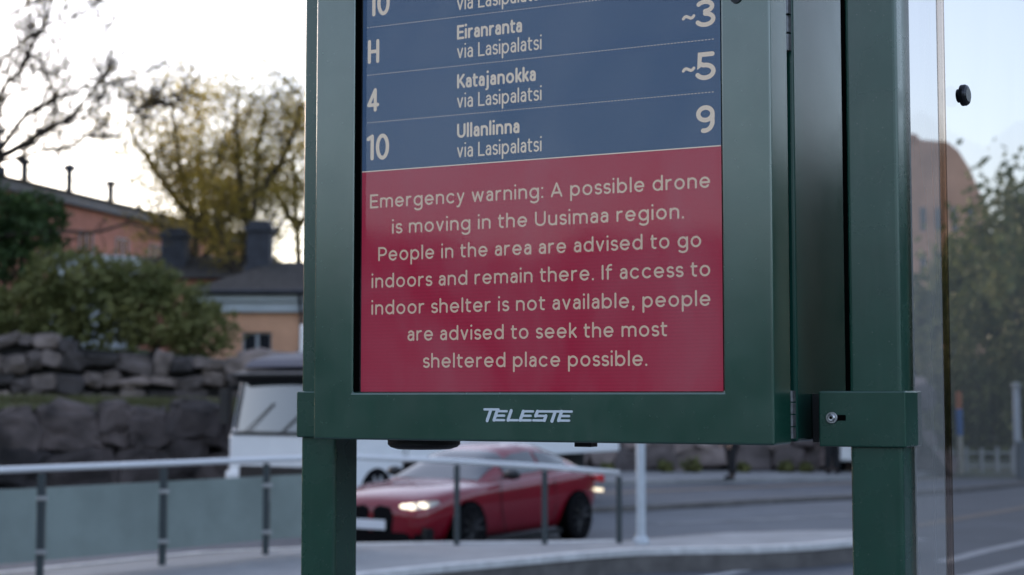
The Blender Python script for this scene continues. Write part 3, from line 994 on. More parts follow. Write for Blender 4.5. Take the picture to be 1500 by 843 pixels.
def coupe():
    hd = math.atan2(-.845, -.535)
    root = empty('red_coupe', (-.60, 23.07, 0), hd)
    def sect(x, wd, zb, zs, crown, zm):
        h = [(0, zb), (wd * .7, zb), (wd * .93, zb + .05), (wd, zm), (wd * .985, zm + (zs - zm) * .5), (wd * .955, zs - .05), (wd * .86, zs + .004), (wd * .5, zs + crown * .75), (0, zs + crown)]
        return [(x, y, z) for y, z in h] + [(x, -y, z) for y, z in h[-2:0:-1]]
    ST = [(2.33, .60, .28, .56, .05, .44), (2.27, .76, .20, .70, .06, .46), (2.10, .86, .17, .775, .05, .48), (1.80, .93, .17, .845, .05, .54), (1.43, .955, .17, .895, .05, .58), (1.0, .945, .17, .92, .055, .58),
          (.6, .93, .16, .93, .05, .56), (0, .92, .16, .955, .03, .56), (-.7, .925, .16, .985, .02, .58), (-1.2, .955, .17, 1.01, .02, .62), (-1.6, .965, .19, 1.025, .02, .62), (-1.9, .94, .24, 1.03, .03, .62), (-2.13, .87, .30, 1.02, .03, .62), (-2.27, .76, .38, .93, .03, .62)]
    bm = bmesh.new()
    rings = [[bm.verts.new(p_) for p_ in sect(*s_)] for s_ in ST]
    n = len(rings[0])
    for i in range(len(rings) - 1):
        for k_ in range(n): bm.faces.new((rings[i][k_], rings[i][(k_ + 1) % n], rings[i + 1][(k_ + 1) % n], rings[i + 1][k_]))
    bm.faces.new(rings[0][::-1]); bm.faces.new(rings[-1])
    bmesh.ops.recalc_face_normals(bm, faces=bm.faces[:])
    link('body', bm, M['carred'], root, smooth=True, subsurf=2)
    # greenhouse
    prof = [(.98, 0.0), (.60, .20), (.20, .375), (-.15, .46), (-.55, .485), (-.95, .455), (-1.35, .345), (-1.75, .20), (-2.12, .03)]
    def roofh(x):
        for (xa, ha), (xb, hb) in zip(prof, prof[1:]):
            if xb <= x <= xa:
                t = (xa - x) / (xa - xb); t2 = t
                return ha + (hb - ha) * t2
        return 0
    def belt(x): return .93 + .045 * min(1, max(0, (.6 - x) / 1.6))
    def wb(x): return .80 - .10 * max(0, (-1.1 - x)) ** 1.2 - .05 * max(0, x - .3)
    def S(x, ph, off=0.0):
        h = roofh(x)
        c, s_ = math.cos(ph), math.sin(ph)
        z = h * abs(s_) ** .5
        y = wb(x) * (1 - .30 * (z / .485)) * math.copysign(abs(c) ** .42, c)
        return Vector((x, y * (1 + off * 1.2), belt(x) - .01 + z + off * (.6 if z > .02 else 0)))
    def patch(name, m, xs, phs, off, parent=root, lim=None):
        bm = bmesh.new()
        g = [[bm.verts.new(S(x, ph, off)) for ph in phs] for x in xs]
        for i in range(len(xs) - 1):
            for j in range(len(phs) - 1):
                bm.faces.new((g[i][j], g[i][j + 1], g[i + 1][j + 1], g[i + 1][j]))
        bmesh.ops.recalc_face_normals(bm, faces=bm.faces[:])
        return link(name, bm, m, parent, smooth=True)
    lin = lambda a_, b_, n_: [a_ + (b_ - a_) * i / (n_ - 1) for i in range(n_)]
    patch('roof', M['carred'], lin(.97, -2.1, 40), [R(v) for v in lin(0, 180, 41)], 0)
    patch('windscreen', M['carglass'], lin(.90, .10, 14), [R(v) for v in lin(30, 150, 24)], .012)
    patch('rear_window', M['carglass'], lin(-1.05, -1.95, 12), [R(v) for v in lin(40, 140, 20)], .012)
    patch('side_window', M['carglass'], lin(.30, -.62, 14), [R(v) for v in lin(1.2, 33, 12)], .012)
    patch('side_window', M['carglass'], lin(-.70, -1.45, 10), [R(v) for v in lin(1.2, 31, 12)], .012)
    patch('side_window', M['carglass'], lin(.30, -1.45, 20), [R(v) for v in lin(147, 178.8, 12)], .012)
    # front: tall twin grilles, lower intake, plate
    for sgn in (1, -1):
        bm = bmesh.new()
        poly = [(sgn * .03, .28), (sgn * .04, .64), (sgn * .13, .685), (sgn * .29, .665), (sgn * .36, .56), (sgn * .33, .28)]
        prism(bm, poly, 'x', 2.15, 2.335)
        link('grille', bm, M['tyre'], root, bevel=.012)
    bm = bmesh.new(); prism(bm, [(-.60, .15), (.60, .15), (.66, .22), (.56, .345), (-.56, .345), (-.66, .22)], 'x', 2.05, 2.325)
    link('intake', bm, M['tyre'], root)
    for sgn in (1, -1):
        bm = bmesh.new(); prism(bm, [(sgn * .50, .18), (sgn * .80, .20), (sgn * .74, .33), (sgn * .50, .345)], 'x', 2.0, 2.275)
        link('intake', bm, M['tyre'], root)
    bm = bmesh.new(); box(bm, 2.34, 2.355, -.25, .25, .375, .50)
    link('number_plate', bm, M['plate'], root, bevel=.004)
    for sgn in (1, -1):
        bm = bmesh.new(); prism(bm, [(sgn * .74, .22), (sgn * .80, .22), (sgn * .83, .40), (sgn * .77, .42)], 'x', 2.05, 2.24)
        link('air_slot', bm, M['black'], root)
    # headlights: dark housing with lit units
    for sgn in (1, -1):
        bm = bmesh.new()
        pts = [(2.275, .47, .60), (2.235, .66, .595), (2.15, .80, .62), (2.02, .90, .675), (2.05, .88, .715), (2.17, .78, .705), (2.25, .62, .685), (2.285, .47, .655)]
        c_ = Vector((2.19, .68, .655))
        v0 = bm.verts.new((c_.x + .05, sgn * (c_.y + .02), c_.z + .045))
        vs = [bm.verts.new((x + .03, sgn * (y + .015), z + .045)) for x, y, z in pts]
        for i in range(len(vs)): bm.faces.new((v0, vs[i], vs[(i + 1) % len(vs)]))
        bmesh.ops.recalc_face_normals(bm, faces=bm.faces[:])
        hl = link('headlight', bm, M['lens'], root, smooth=True)
        dz_ = .0
        for (x, y, z, r_) in ((2.315, .535, .640, .052), (2.30, .615, .655, .046), (2.29, .63, .622, .044), (2.235, .755, .668, .046), (2.215, .775, .645, .044)):
            bm = bmesh.new()
            bmesh.ops.create_uvsphere(bm, u_segments=12, v_segments=8, radius=r_)
            for v in bm.verts: v.co = Vector((v.co.x * .5 + x, v.co.y * 1.5 + sgn * y, v.co.z * .58 + z + .045))
            link('lamp', bm, M['lamp_on'], hl, smooth=True)
    # tail lamps at the rear corners, with the small lit side unit
    for sgn in (1, -1):
        bm = bmesh.new()
        prism(bm, [(-2.27, .80), (-2.00, .86), (-1.94, .92), (-2.25, .93)], 'y', sgn * .80, sgn * .945)
        link('tail_light', bm, M['redlamp'], root, bevel=.015)
        bm = bmesh.new()
        prism(bm, [(-2.22, .66), (-2.02, .68), (-2.04, .73), (-2.22, .71)], 'y', sgn * .80, sgn * .945)
        link('side_lamp', bm, M['lamp_dim'], root, bevel=.01)
    # mirrors, handles, door line, wheel arches, wheels, sill
    for sgn in (1, -1):
        bm = bmesh.new()
        r_ = bmesh.ops.create_icosphere(bm, subdivisions=2, radius=1)
        for v in bm.verts: v.co = Vector((v.co.x * .09 + .45, v.co.y * .13 + sgn * 1.0, v.co.z * .075 + 1.03))
        box(bm, .41, .49, min(sgn * .84, sgn * .97), max(sgn * .84, sgn * .97), .97, 1.0)
        link('mirror', bm, M['black'], root, smooth=False)
        bm = bmesh.new(); box(bm, -.72, -.52, min(sgn * .915, sgn * .95), max(sgn * .915, sgn * .95), .84, .868)
        link('door_handle', bm, M['carred'], root, bevel=.008)
        for pts in ([(.62, .90), (.60, .55), (.50, .22)], [(-.80, .93), (-.86, .60), (-.78, .26)]):
            bm = bmesh.new()
            tube(bm, [(x, sgn * (.933 if z < .6 else .925), z) for x, z in pts], .006, 4)
            link('door_seam', bm, M['black'], root)
        bm = bmesh.new(); box(bm, -1.0, 1.0, min(sgn * .86, sgn * .945), max(sgn * .86, sgn * .945), .13, .20)
        link('sill', bm, M['black'], root, bevel=.01)
        for xw in (1.43, -1.43):
            bm = bmesh.new(); lathe(bm, [(.385, -.09), (.385, .09)], (xw, sgn * .885, .34), 'y', 32)
            link('wheel_arch', bm, M['dark_gap'], root)
            wheel(root, xw, sgn * .885, .345, .25, sgn)
    tag(root, 'glossy red coupe with lit headlights driving behind the railing', 'car')
coupe()

def truck():
    hd = math.atan2(-.82, -.57)
    root = empty('box_truck', (-3.95, 27.3, 0), hd)
    # cab side outline (x, z); front at x=0
    out = [(.0, .42), (.0, 1.40), (-.07, 1.55), (-.28, 2.46), (-.52, 2.56), (-1.9, 2.58), (-1.9, .42)]
    bm = bmesh.new(); prism(bm, out, 'y', -1.2, 1.2)
    link('cab', bm, M['truckwhite'], root, bevel=.07, seg=3)
    # windscreen lies in the sloping front
    def onfront(y, z, off=.012):
        t = (z - 1.55) / (2.46 - 1.55)
        return Vector((-.07 - .21 * t + off, y, z))
    bm = bmesh.new()
    g = []
    for j in range(9):
        z = 1.50 + (2.42 - 1.50) * j / 8
        g.append([bm.verts.new(onfront(-1.02 + 2.04 * i / 16, z, .014 + .06 * (1 - ((i - 8) / 8) ** 2))) for i in range(17)])
    for j in range(8):
        for i in range(16): bm.faces.new((g[j][i], g[j][i + 1], g[j + 1][i + 1], g[j + 1][i]))
    bmesh.ops.recalc_face_normals(bm, faces=bm.faces[:])
    link('windscreen', bm, M['truckglass'], root, smooth=True)
    bm = bmesh.new()
    for y in (-.75, .1):
        tube(bm, [onfront(y, 1.50, .09), onfront(y + .55, 1.98, .09)], .014, 5)
    box(bm, -.05, .02, -1.1, 1.1, 1.44, 1.50)
    link('wiper', bm, M['black'], root)
    bm = bmesh.new(); V_ = [bm.verts.new(onfront(y, z, .006)) for y, z in ((-1.13, 1.38), (1.13, 1.38), (1.13, 2.44), (-1.13, 2.44))]
    bm.faces.new(V_); link('windscreen_surround', bm, M['black'], root)
    bm = bmesh.new(); prism(bm, [(-.22, 2.38), (-.06, 2.34), (-.05, 2.37), (-.25, 2.44)], 'y', -1.12, 1.12); link('visor_lip', bm, M['black'], root)
    bm = bmesh.new(); prism(bm, [(-.24, 2.40), (-.02, 2.42), (-.01, 2.49), (-.30, 2.56)], 'y', -1.16, 1.16)
    link('sun_visor', bm, M['black'], root, bevel=.01)
    bm = bmesh.new()
    prism(bm, [(-.34, 2.585), (-.20, 2.60), (-.42, 2.74), (-1.0, 2.86), (-1.86, 2.92), (-1.86, 2.585)], 'y', -1.1, 1.1)
    m = mat('grey_blue_deflector', (0.035, 0.04, 0.065), .5, spec=.3)
    link('roof_deflector', bm, m, root, bevel=.05, seg=3)
    bm = bmesh.new(); box(bm, .0, .07, -1.19, 1.19, .32, .82)
    link('bumper', bm, M['truckwhite'], root, bevel=.03)
    bm = bmesh.new(); box(bm, .002, .078, -.86, .86, .68, .92)
    link('grille', bm, M['black'], root, bevel=.02)
    for sgn in (1, -1):
        bm = bmesh.new(); box(bm, .03, .085, sgn * .93 - .18, sgn * .93 + .18, .46, .62)
        link('headlight', bm, M['lens'], root, bevel=.02)
        bm = bmesh.new(); box(bm, -.18, -.04, sgn * 1.36 - .1, sgn * 1.36 + .1, 1.62, 2.22)
        tube(bm, [(-.3, sgn * 1.15, 2.32), (-.11, sgn * 1.36, 2.25)], .02, 6)
        tube(bm, [(-.3, sgn * 1.15, 1.62), (-.11, sgn * 1.36, 1.66)], .02, 6)
        link('mirror', bm, M['black'], root, bevel=.02)
        bm = bmesh.new(); prism(bm, [(-.30, 1.55), (-.62, 2.40), (-1.35, 2.40), (-1.35, 1.50), (-.6, 1.42)], 'y', sgn * 1.195, sgn * 1.208)
        link('side_window', bm, M['carglass'], root)
    bm = bmesh.new(); box(bm, -9.0, -1.93, -1.32, 1.32, .95, 3.42)
    link('cargo_box', bm, M['truckwhite'], root, bevel=.03)
    bm = bmesh.new(); box(bm, -8.9, -1.2, -.5, .5, .55, .93)
    link('chassis', bm, M['black'], root)
    for xw in (-1.15, -6.9):
        for sgn in (1, -1): wheel(root, xw, sgn * 1.06, .45, .30, sgn, 'lens')
    tag(root, 'white box truck with dark roof deflector passing behind the fence', 'truck')
truck()

def van():
    p = WG(1281, 699, 0)
    p = Vector((p.x, 41.6, 0.12))
    p.x = (1281 - 750) * 41.6 / F
    root = empty('white_van', p, R(-100))
    bm = bmesh.new()
    prism(bm, [(0, .30), (0.02, .95), (-.12, 1.15), (-.85, 1.30), (-1.45, 2.05), (-1.8, 2.2), (-4.9, 2.2), (-5.0, 2.0), (-5.0, .30)], 'y', -.97, .97)
    link('body', bm, M['truckwhite'], root, bevel=.09, seg=3)
    bm = bmesh.new(); prism(bm, [(-.86, 1.335), (-1.42, 2.03), (-1.40, 2.045), (-.83, 1.34)], 'y', -.84, .84)
    link('windscreen', bm, M['carglass'], root)
    bm = bmesh.new(); box(bm, .0, .05, -.6, .6, .42, .68)
    link('grille', bm, M['black'], root)
    for sgn in (1, -1):
        bm = bmesh.new(); box(bm, -.06, .05, sgn * .78 - .15, sgn * .78 + .15, .74, .94)
        link('headlight', bm, M['lens'], root, bevel=.02)
        for xw in (-.95, -4.1): wheel(root, xw, sgn * .86, .34, .22, sgn)
    tag(root, 'white van parked at the far wall, mostly hidden behind the right post', 'van')
van()

# ------------------------------------------------------------------ people at the far wall
M['skin'] = mat('skin', (0.45, 0.27, 0.19), .55)
M['darkcloth'] = mat('black_clothes', (0.008, 0.008, 0.010), .9)
M['bluecloth'] = mat('blue_jacket', (0.07, 0.11, 0.17), .85, var=.2, vs=8)
M['navycloth'] = mat('navy_coat', (0.014, 0.018, 0.034), .9)
M['hair'] = mat('hair', (0.03, 0.02, 0.014), .7)
def skin_mesh(name, joints, edges, m, parent, sub=2):
    me = bpy.data.meshes.new(name)
    me.from_pydata([j[:3] for j in joints], edges, [])
    me.materials.append(m)
    o = bpy.data.objects.new(name, me)
    COL.objects.link(o)
    o.parent = parent
    md = o.modifiers.new('skin', 'SKIN')
    for v, j in zip(me.skin_vertices[0].data, joints):
        v.radius = (j[3], j[4] if len(j) > 4 else j[3])
    me.skin_vertices[0].data[0].use_root = True
    md.use_smooth_shade = True
    s_ = o.modifiers.new('sub', 'SUBSURF'); s_.levels = sub; s_.render_levels = sub
    return o
def person(loc, rz, label, jacket, trouser, stride=.12):
    root = empty('person', loc, rz)      # faces local +x
    st = stride
    J = [(0, 0, .95, .13, .16), (0, 0, 1.12, .115, .15), (0, 0, 1.34, .12, .17), (0, 0, 1.47, .07), (.02, 0, 1.55, .055), (.03, 0, 1.63, .085), (.03, 0, 1.74, .075),
         (0, .10, .88, .09), (st * .6, .10, .50, .065), (st * .4 - .02, .10, .09, .045), (st * .4 + .14, .10, .04, .035),
         (0, -.10, .88, .09), (-st * .2, -.10, .50, .065), (-st - .05, -.10, .10, .045), (-st + .10, -.10, .04, .035),
         (0, .20, 1.40, .06), (-.04, .25, 1.13, .045), (.10, .24, .90, .035), (.13, .235, .82, .03),
         (0, -.20, 1.40, .06), (.0, -.25, 1.13, .045), (.12, -.24, .92, .035), (.15, -.235, .84, .03)]
    Ed = [(0, 1), (1, 2), (2, 3), (3, 4), (4, 5), (5, 6), (0, 7), (7, 8), (8, 9), (9, 10), (0, 11), (11, 12), (12, 13), (13, 14), (2, 15), (15, 16), (16, 17), (17, 18), (2, 19), (19, 20), (20, 21), (21, 22)]
    skin_mesh('body', J, Ed, M['skin'], root)
    g = lambda i, k, dz=0: (J[i][0], J[i][1], J[i][2] + dz, J[i][3] * k + .012, (J[i][4] if len(J[i]) > 4 else J[i][3]) * k + .012)
    skin_mesh('jacket', [g(0, 1.12, -.08), g(1, 1.12), g(2, 1.1), g(3, 1.05, -.02), g(15, 1.15), g(16, 1.2), g(17, 1.2, .02), g(19, 1.15), g(20, 1.2), g(21, 1.2, .02)],
              [(0, 1), (1, 2), (2, 3), (2, 4), (4, 5), (5, 6), (2, 7), (7, 8), (8, 9)], jacket, root)
    skin_mesh('trousers', [g(0, 1.05), g(7, 1.25), g(8, 1.5), g(9, 1.7, .0), g(11, 1.25), g(12, 1.5), g(13, 1.7, .0)], [(0, 1), (1, 2), (2, 3), (0, 4), (4, 5), (5, 6)], trouser, root)
    for a_, b_ in ((9, 10), (13, 14)):
        skin_mesh('shoe', [(J[a_][0] - .03, J[a_][1], .05, .07, .065), (J[b_][0], J[b_][1], .05, .062, .06), (J[b_][0] + .06, J[b_][1], .045, .045, .045)], [(0, 1), (1, 2)], M['darkcloth'], root)
    bm = bmesh.new(); bmesh.ops.create_uvsphere(bm, u_segments=16, v_segments=10, radius=1)
    for v in bm.verts: v.co = Vector((v.co.x * .105 + .005, v.co.y * .095, v.co.z * .10 + 1.735))
    link('hair', bm, M['hair'], root, smooth=True)
    for dy in (.032, -.032):
        bm = bmesh.new(); bmesh.ops.create_uvsphere(bm, u_segments=8, v_segments=6, radius=.012)
        for v in bm.verts: v.co += Vector((.112, dy, 1.675))
        link('eye', bm, M['black'], root)
    bm = bmesh.new(); bmesh.ops.create_cone(bm, segments=6, radius1=.018, radius2=.006, depth=.05, cap_ends=True)
    for v in bm.verts: v.co += Vector((.122, 0, 1.645))
    link('nose', bm, M['skin'], root)
    for sy in (1, -1):
        bm = bmesh.new()
        hx, hy, hz = (J[18] if sy > 0 else J[22])[:3]
        for k_ in range(4):
            tube(bm, [(hx + .022 - k_ * .013, hy, hz - .0), (hx + .026 - k_ * .013, hy - sy * .004, hz - .05), (hx + .03 - k_ * .013, hy - sy * .014, hz - .085 + abs(k_ - 1.3) * .007)], [.009, .0085, .007], 6)
        tube(bm, [(hx + .02, hy - sy * .01, hz + .02), (hx + .045, hy - sy * .02, hz - .02), (hx + .045, hy - sy * .025, hz - .045)], [.011, .010, .008], 6)
        link('fingers', bm, M['skin'], root, smooth=True)
    tag(root, label, 'person')
p = WG(1071, 703, .12)
person((p.x, p.y, .12), R(195), 'person in blue jacket and black trousers walking by the far wall', M['bluecloth'], M['darkcloth'], .06)
p = WG(1217, 695, .12)
person(((1217 - 750) * 41.3 / F, 41.3, .12), R(-80), 'person in dark navy coat standing left of the white van', M['navycloth'], M['darkcloth'], .05)
# low weeds at the foot of the far wall
for i, (px, r_) in enumerate(((890, .15), (975, .18), (1012, .24), (1088, .15), (1152, .17), (1180, .15))):
    p = Vector(((px - 750) * 41.9 / F, 42.2, .12))
    bush('weed_clump', p, [((0, 0, r_ * .8), (r_ * 1.1, .25, r_ * .9)), ((r_ * .5, 0, r_ * .5), (r_ * .8, .2, r_ * .6))], 160, .13, M['leaf_bush'],
         ['weed clump at the wall foot nearest the red car', 'weed clump at the wall foot just right of the white pole', 'larger weed clump between white pole and walking person', 'weed clump at the wall foot beside the walking person', 'weed clump at the wall foot between the two people', 'weed clump at the wall foot close to the navy coat person'][i], cat='weeds', group='weeds along the far wall', stems=4)

# ------------------------------------------------------------------ beyond the shelter glass, right
M['brick'] = mat('warm_brick', (0.70, 0.40, 0.27), 0.9, var=.18, vs=.5)
Yb = 112.0
bo = W(1300, 690, Yb)
root = empty('brick_building', (bo.x, Yb, 0), 0)
prof = [(1170, 720), (1170, 197), (1340, 196), (1349, 205), (1388, 208), (1404, 221), (1421, 248), (1435, 281), (1444, 300), (1445, 720)]
pp = [(W(a_, b_, Yb).x - bo.x, max(-.5, W(a_, b_, Yb).z)) for a_, b_ in prof]
bm = bmesh.new(); prism(bm, pp, 'y', 0, 14)
link('wall', bm, M['brick'], root)
for i, px in enumerate((1352, 1374, 1398, 1422)):
    for j, py in enumerate((318, 386, 454, 522)):
        if px == 1422 and py < 300: continue
        a_, b_ = W(px - 4, py + 20, Yb), W(px + 4, py - 14, Yb)
        window(root, a_.x - bo.x, b_.x - bo.x, a_.z, b_.z, -.05, 1)
bm = bmesh.new(); box(bm, pp[1][0], pp[2][0] + .1, -.3, -.004, pp[2][1] - .5, pp[2][1] - .1)
link('cornice', bm, M['brick'], root)
tag(root, 'tall orange brick building with curved gable seen through the shelter glass', 'building')

for (px, Y, hh, sd, lab, lm, ls) in ((1396, 72, 8.6, 31, 'green tree in front of the orange brick building', 'leaf_park', .30),
                                     (1352, 70, 8.6, 37, 'green tree right behind the shelter post beside the brick building', 'leaf_park', .30),
                                     (1484, 66, 10.8, 41, 'leafy green tree standing clear right of the brick building', 'leaf_park', .26),
                                     (1530, 62, 8.2, 43, 'green tree at the right edge of the picture behind the grey cabinet', 'leaf_park', .28)):
    tree('street_tree', ((px - 750) * Y / F, Y, 0), hh, .55, lab, M[lm], 'trees seen through the shelter glass', nleaf=4, lsize=ls, levels=5, seed=sd, r0=.22, trunk_h=.24, cluster=.5)
g0 = Vector(((1440 - 750) * 56 / F, 56, 0)); s = 56 / F
def bl(px, py, rx, ry, d=1.6):
    return (((px - 750) * s - g0.x, random.uniform(-.4, .4), EYE + (581 - py) * s), (rx * s, d, ry * s))
bush('hedge', g0, [bl(1340, 600, 50, 70), bl(1400, 590, 55, 85), bl(1450, 600, 50, 80), bl(1500, 580, 55, 100), bl(1560, 590, 60, 90), bl(1280, 600, 50, 70)], 9000, .28, M['leaf_bush'], 'dense dark hedge behind the low railing seen through the glass', cat='hedge')
bush('hedge', (g0.x + 4.2, g0.y + 8, 0), [((0, 0, 3.2), (4.6, 2, 3.4)), ((-3.4, 0, 2.6), (3.2, 2, 2.9))], 3600, .32, M['leaf_park'], 'tall lighter green hedge rising behind the dense dark hedge', cat='hedge')

M['picket'] = mat('picket_paint', (0.33, 0.34, 0.33), .6, var=.1, vs=4)
Yf = 45.0
root = empty('low_railing', ((1345 - 750) * Yf / F, Yf, 0))
for i in range(13):
    bm = bmesh.new(); box(bm, i * .43 - .05, i * .43 + .05, -.03, .03, -.02, .66 + .03 * (i % 2))
    link('picket', bm, M['picket'], root, bevel=.008)
bm = bmesh.new(); box(bm, -.2, 13 * .43, .032, .06, .50, .56); box(bm, -.2, 13 * .43, .032, .06, .14, .20)
link('rail', bm, M['picket'], root)
tag(root, 'low pale picket railing in front of the dark hedge seen through the glass', 'railing')

root = empty('marker_post', ((1403 - 750) * 44.3 / F, 44.3, 0))
k = 44.3 / F
for nm, za, zb, r_, c in (('shaft', -.02, (690 - 635) * k, .085, (0.40, 0.37, 0.30)), ('blue_band', (690 - 635) * k + .001, (690 - 597) * k, .095, (0.05, 0.13, 0.32)), ('orange_top', (690 - 597) * k + .001, (690 - 572) * k, .08, (0.40, 0.13, 0.05))):
    bm = bmesh.new(); lathe(bm, [(r_, za), (r_, zb - .03), (r_ * .8, zb)], (0, 0, 0), n=14)
    link(nm, bm, mat(nm, c, .6), root)
tag(root, 'marker post with blue band and orange top seen through the glass', 'marker post')
root = empty('lamp_column', ((1487 - 750) * 43.6 / F, 43.6, 0))
bm = bmesh.new(); tube(bm, [(0, 0, -.02), (0, 0, 1.2), (0, 0, 2.3)], [.10, .095, .09], 12)
link('shaft', bm, M['pole'], root)
bm = bmesh.new(); lathe(bm, [(.09, 2.3), (.13, 2.32), (.13, 2.44), (.05, 2.48)], (0, 0, 0), n=14)
link('cap', bm, M['picket'], root)
tag(root, 'pale short column left of the grey cabinet seen through the glass', 'post')
root = empty('utility_cabinet', ((1506 - 750) * 40.2 / F, 40.2, 0))
bm = bmesh.new(); box(bm, -.32, .32, -.2, .2, .04, .94)
mc = mat('cabinet_paint', (0.07, 0.09, 0.105), .5, var=.1, vs=6)
link('housing', bm, mc, root, bevel=.03)
bm = bmesh.new(); box(bm, -.35, .35, -.23, .23, .942, .985)
link('lid', bm, mc, root, bevel=.01)
bm = bmesh.new(); box(bm, -.02, .02, -.215, -.203, .45, .60)
link('handle', bm, M['black'], root)
bm = bmesh.new(); box(bm, -.28, .28, -.16, .16, -.02, .038)
link('plinth', bm, M['kerbface'], root)
tag(root, 'grey street cabinet at the right edge seen through the glass', 'cabinet')

# ------------------------------------------------------------------ the display and its posts
TH = R(26.7)
ORG = Vector((0, 2.5, EYE))
DX = Vector((math.cos(TH), -math.sin(TH), 0))
DY = Vector((math.sin(TH), math.cos(TH), 0))
CAMP = Vector((0, 0, EYE))
def L(px, py, dep=0.0):            # (x, z) on the display's own plane, dep metres behind its front
    r = ray(px, py)
    k = ((ORG - CAMP).dot(DY) + dep) / r.dot(DY)
    p = r * k
    return (p - (ORG - CAMP)).dot(DX), p.z
def depth_for(xs, px, z=0.0):      # depth at which the line x=xs is seen at pixel column px
    lo, hi = -0.2, 1.5
    for _ in range(50):
        m_ = (lo + hi) / 2
        q = ORG - CAMP + DX * xs + DY * m_
        u = q.x / (q.y * math.cos(PITCH) + z * math.sin(PITCH))
        if 750 + F * u < px: lo = m_
        else: hi = m_
    return (lo + hi) / 2

M['hinge'] = mat('worn_hinge_steel', (0.16, 0.16, 0.17), 0.45, metal=1.0, var=.3, vs=120)
disp = empty('information_display', ORG, -TH)
X0, X1 = L(459, 600)[0], L(1134, 600)[0]
ZB = L(800, 648.3)[1]
ZT = 0.80
OX0, OX1 = L(517.5, 400)[0], L(1058.5, 400)[0]
OZB, OZT = L(800, 574.8)[1], 0.72
D1 = depth_for(X1, 1159)
D2 = depth_for(X1, 1167.5)
D3 = depth_for(X1, 1240)
REC = 0.022
bm = bmesh.new()
def ring(x0, x1, z0, z1, y): return [bm.verts.new((x0, y, z0)), bm.verts.new((x1, y, z0)), bm.verts.new((x1, y, z1)), bm.verts.new((x0, y, z1))]
of, if_, ib, ob = ring(X0, X1, ZB, ZT, 0), ring(OX0, OX1, OZB, OZT, 0), ring(OX0, OX1, OZB, OZT, REC + .006), ring(X0, X1, ZB, ZT, D1)
for a_, b_ in ((of, if_), (if_, ib), (ob, of)):
    for i in range(4): bm.faces.new((a_[i], a_[(i + 1) % 4], b_[(i + 1) % 4], b_[i]))
bm.faces.new(ob)
bmesh.ops.recalc_face_normals(bm, faces=bm.faces[:])
link('door_frame', bm, M['green'], disp, bevel=.0035, seg=3)
bm = bmesh.new(); box(bm, X0 + .012, X1 - .009, D1 + .001, D2 - .001, ZB + .012, ZT - .012)
link('door_seal', bm, M['dark_gap'], disp)
bm = bmesh.new(); box(bm, X0, X1, D2, D3, ZB + .002, ZT)
link('housing', bm, M['green_side'], disp, bevel=.005, seg=3)
bm = bmesh.new(); box(bm, X0 + .01, X1 - .004, D3 + .0005, depth_for(X1 - .004, 1249), ZB + .012, ZT - .004)
link('gap_fill', bm, M['dark_gap'], disp)  # black box stands in for the dark gap between housing and post
# dark lining of the opening
bm = bmesh.new()
box(bm, OX0 + .0003, OX0 + .0016, .0022, REC + .004, OZB + .001, OZT)
link('gasket', bm, M['dark_gap'], disp)
bm = bmesh.new()
box(bm, OX1 - .0014, OX1 - .0003, .0030, REC + .004, OZB + .001, OZT)
link('gasket', bm, M['dark_gap'], disp)

# --- lit panel
BZ = (L(527, 253, REC)[1] + L(1056, 213.4, REC)[1]) / 2
SX0, SX1 = OX0 + .0022, OX1 - .0018
def quad(name, x0, x1, z0, z1, y, m, parent):
    bm = bmesh.new()
    bm.faces.new([bm.verts.new(v) for v in ((x0, y, z0), (x1, y, z0), (x1, y, z1), (x0, y, z1))])
    return link(name, bm, m, parent)
M['blue'] = screen_mat('screen_blue', SCR_BLUE)
M['red'] = screen_mat('screen_red', SCR_RED)
M['txt'] = emis('screen_text', srgb(*SCR_TEXT), 1 / EXP)
M['txtr'] = emis('screen_text_red', srgb(*SCR_TEXT2), 1 / EXP)
scr = quad('screen', SX0, SX1, BZ, OZT, REC, M['blue'], disp)
ban = quad('warning_banner', SX0, SX1, OZB + .0012, BZ - .0001, REC, M['red'], scr)
quad('divider_line', SX0, SX1, BZ - .0008, BZ + .0009, REC - .0004, M['txt'], scr)
M['cover'] = glass_mat('cover_glass', (.97, .98, .98), rough=.06, refl=1.0, dirt_haze=.13, dirt_scale=6, milky=.015, ds=(1, 1, .6))  # smudges made stronger so they also paint a reflected cloudiness
quad('cover_glass', OX0 + .0018, OX1 - .0016, OZB + .0006, OZT, REC - .0035, M['cover'], disp)

# --- round-ended stroke lettering
def arc(cx, cy, rx, ry, a0, a1, n=0):
    n = n or max(5, int(abs(a1 - a0) / 14))
    return [(cx + rx * math.cos(R(a0 + (a1 - a0) * i / n)), cy + ry * math.sin(R(a0 + (a1 - a0) * i / n))) for i in range(n + 1)]

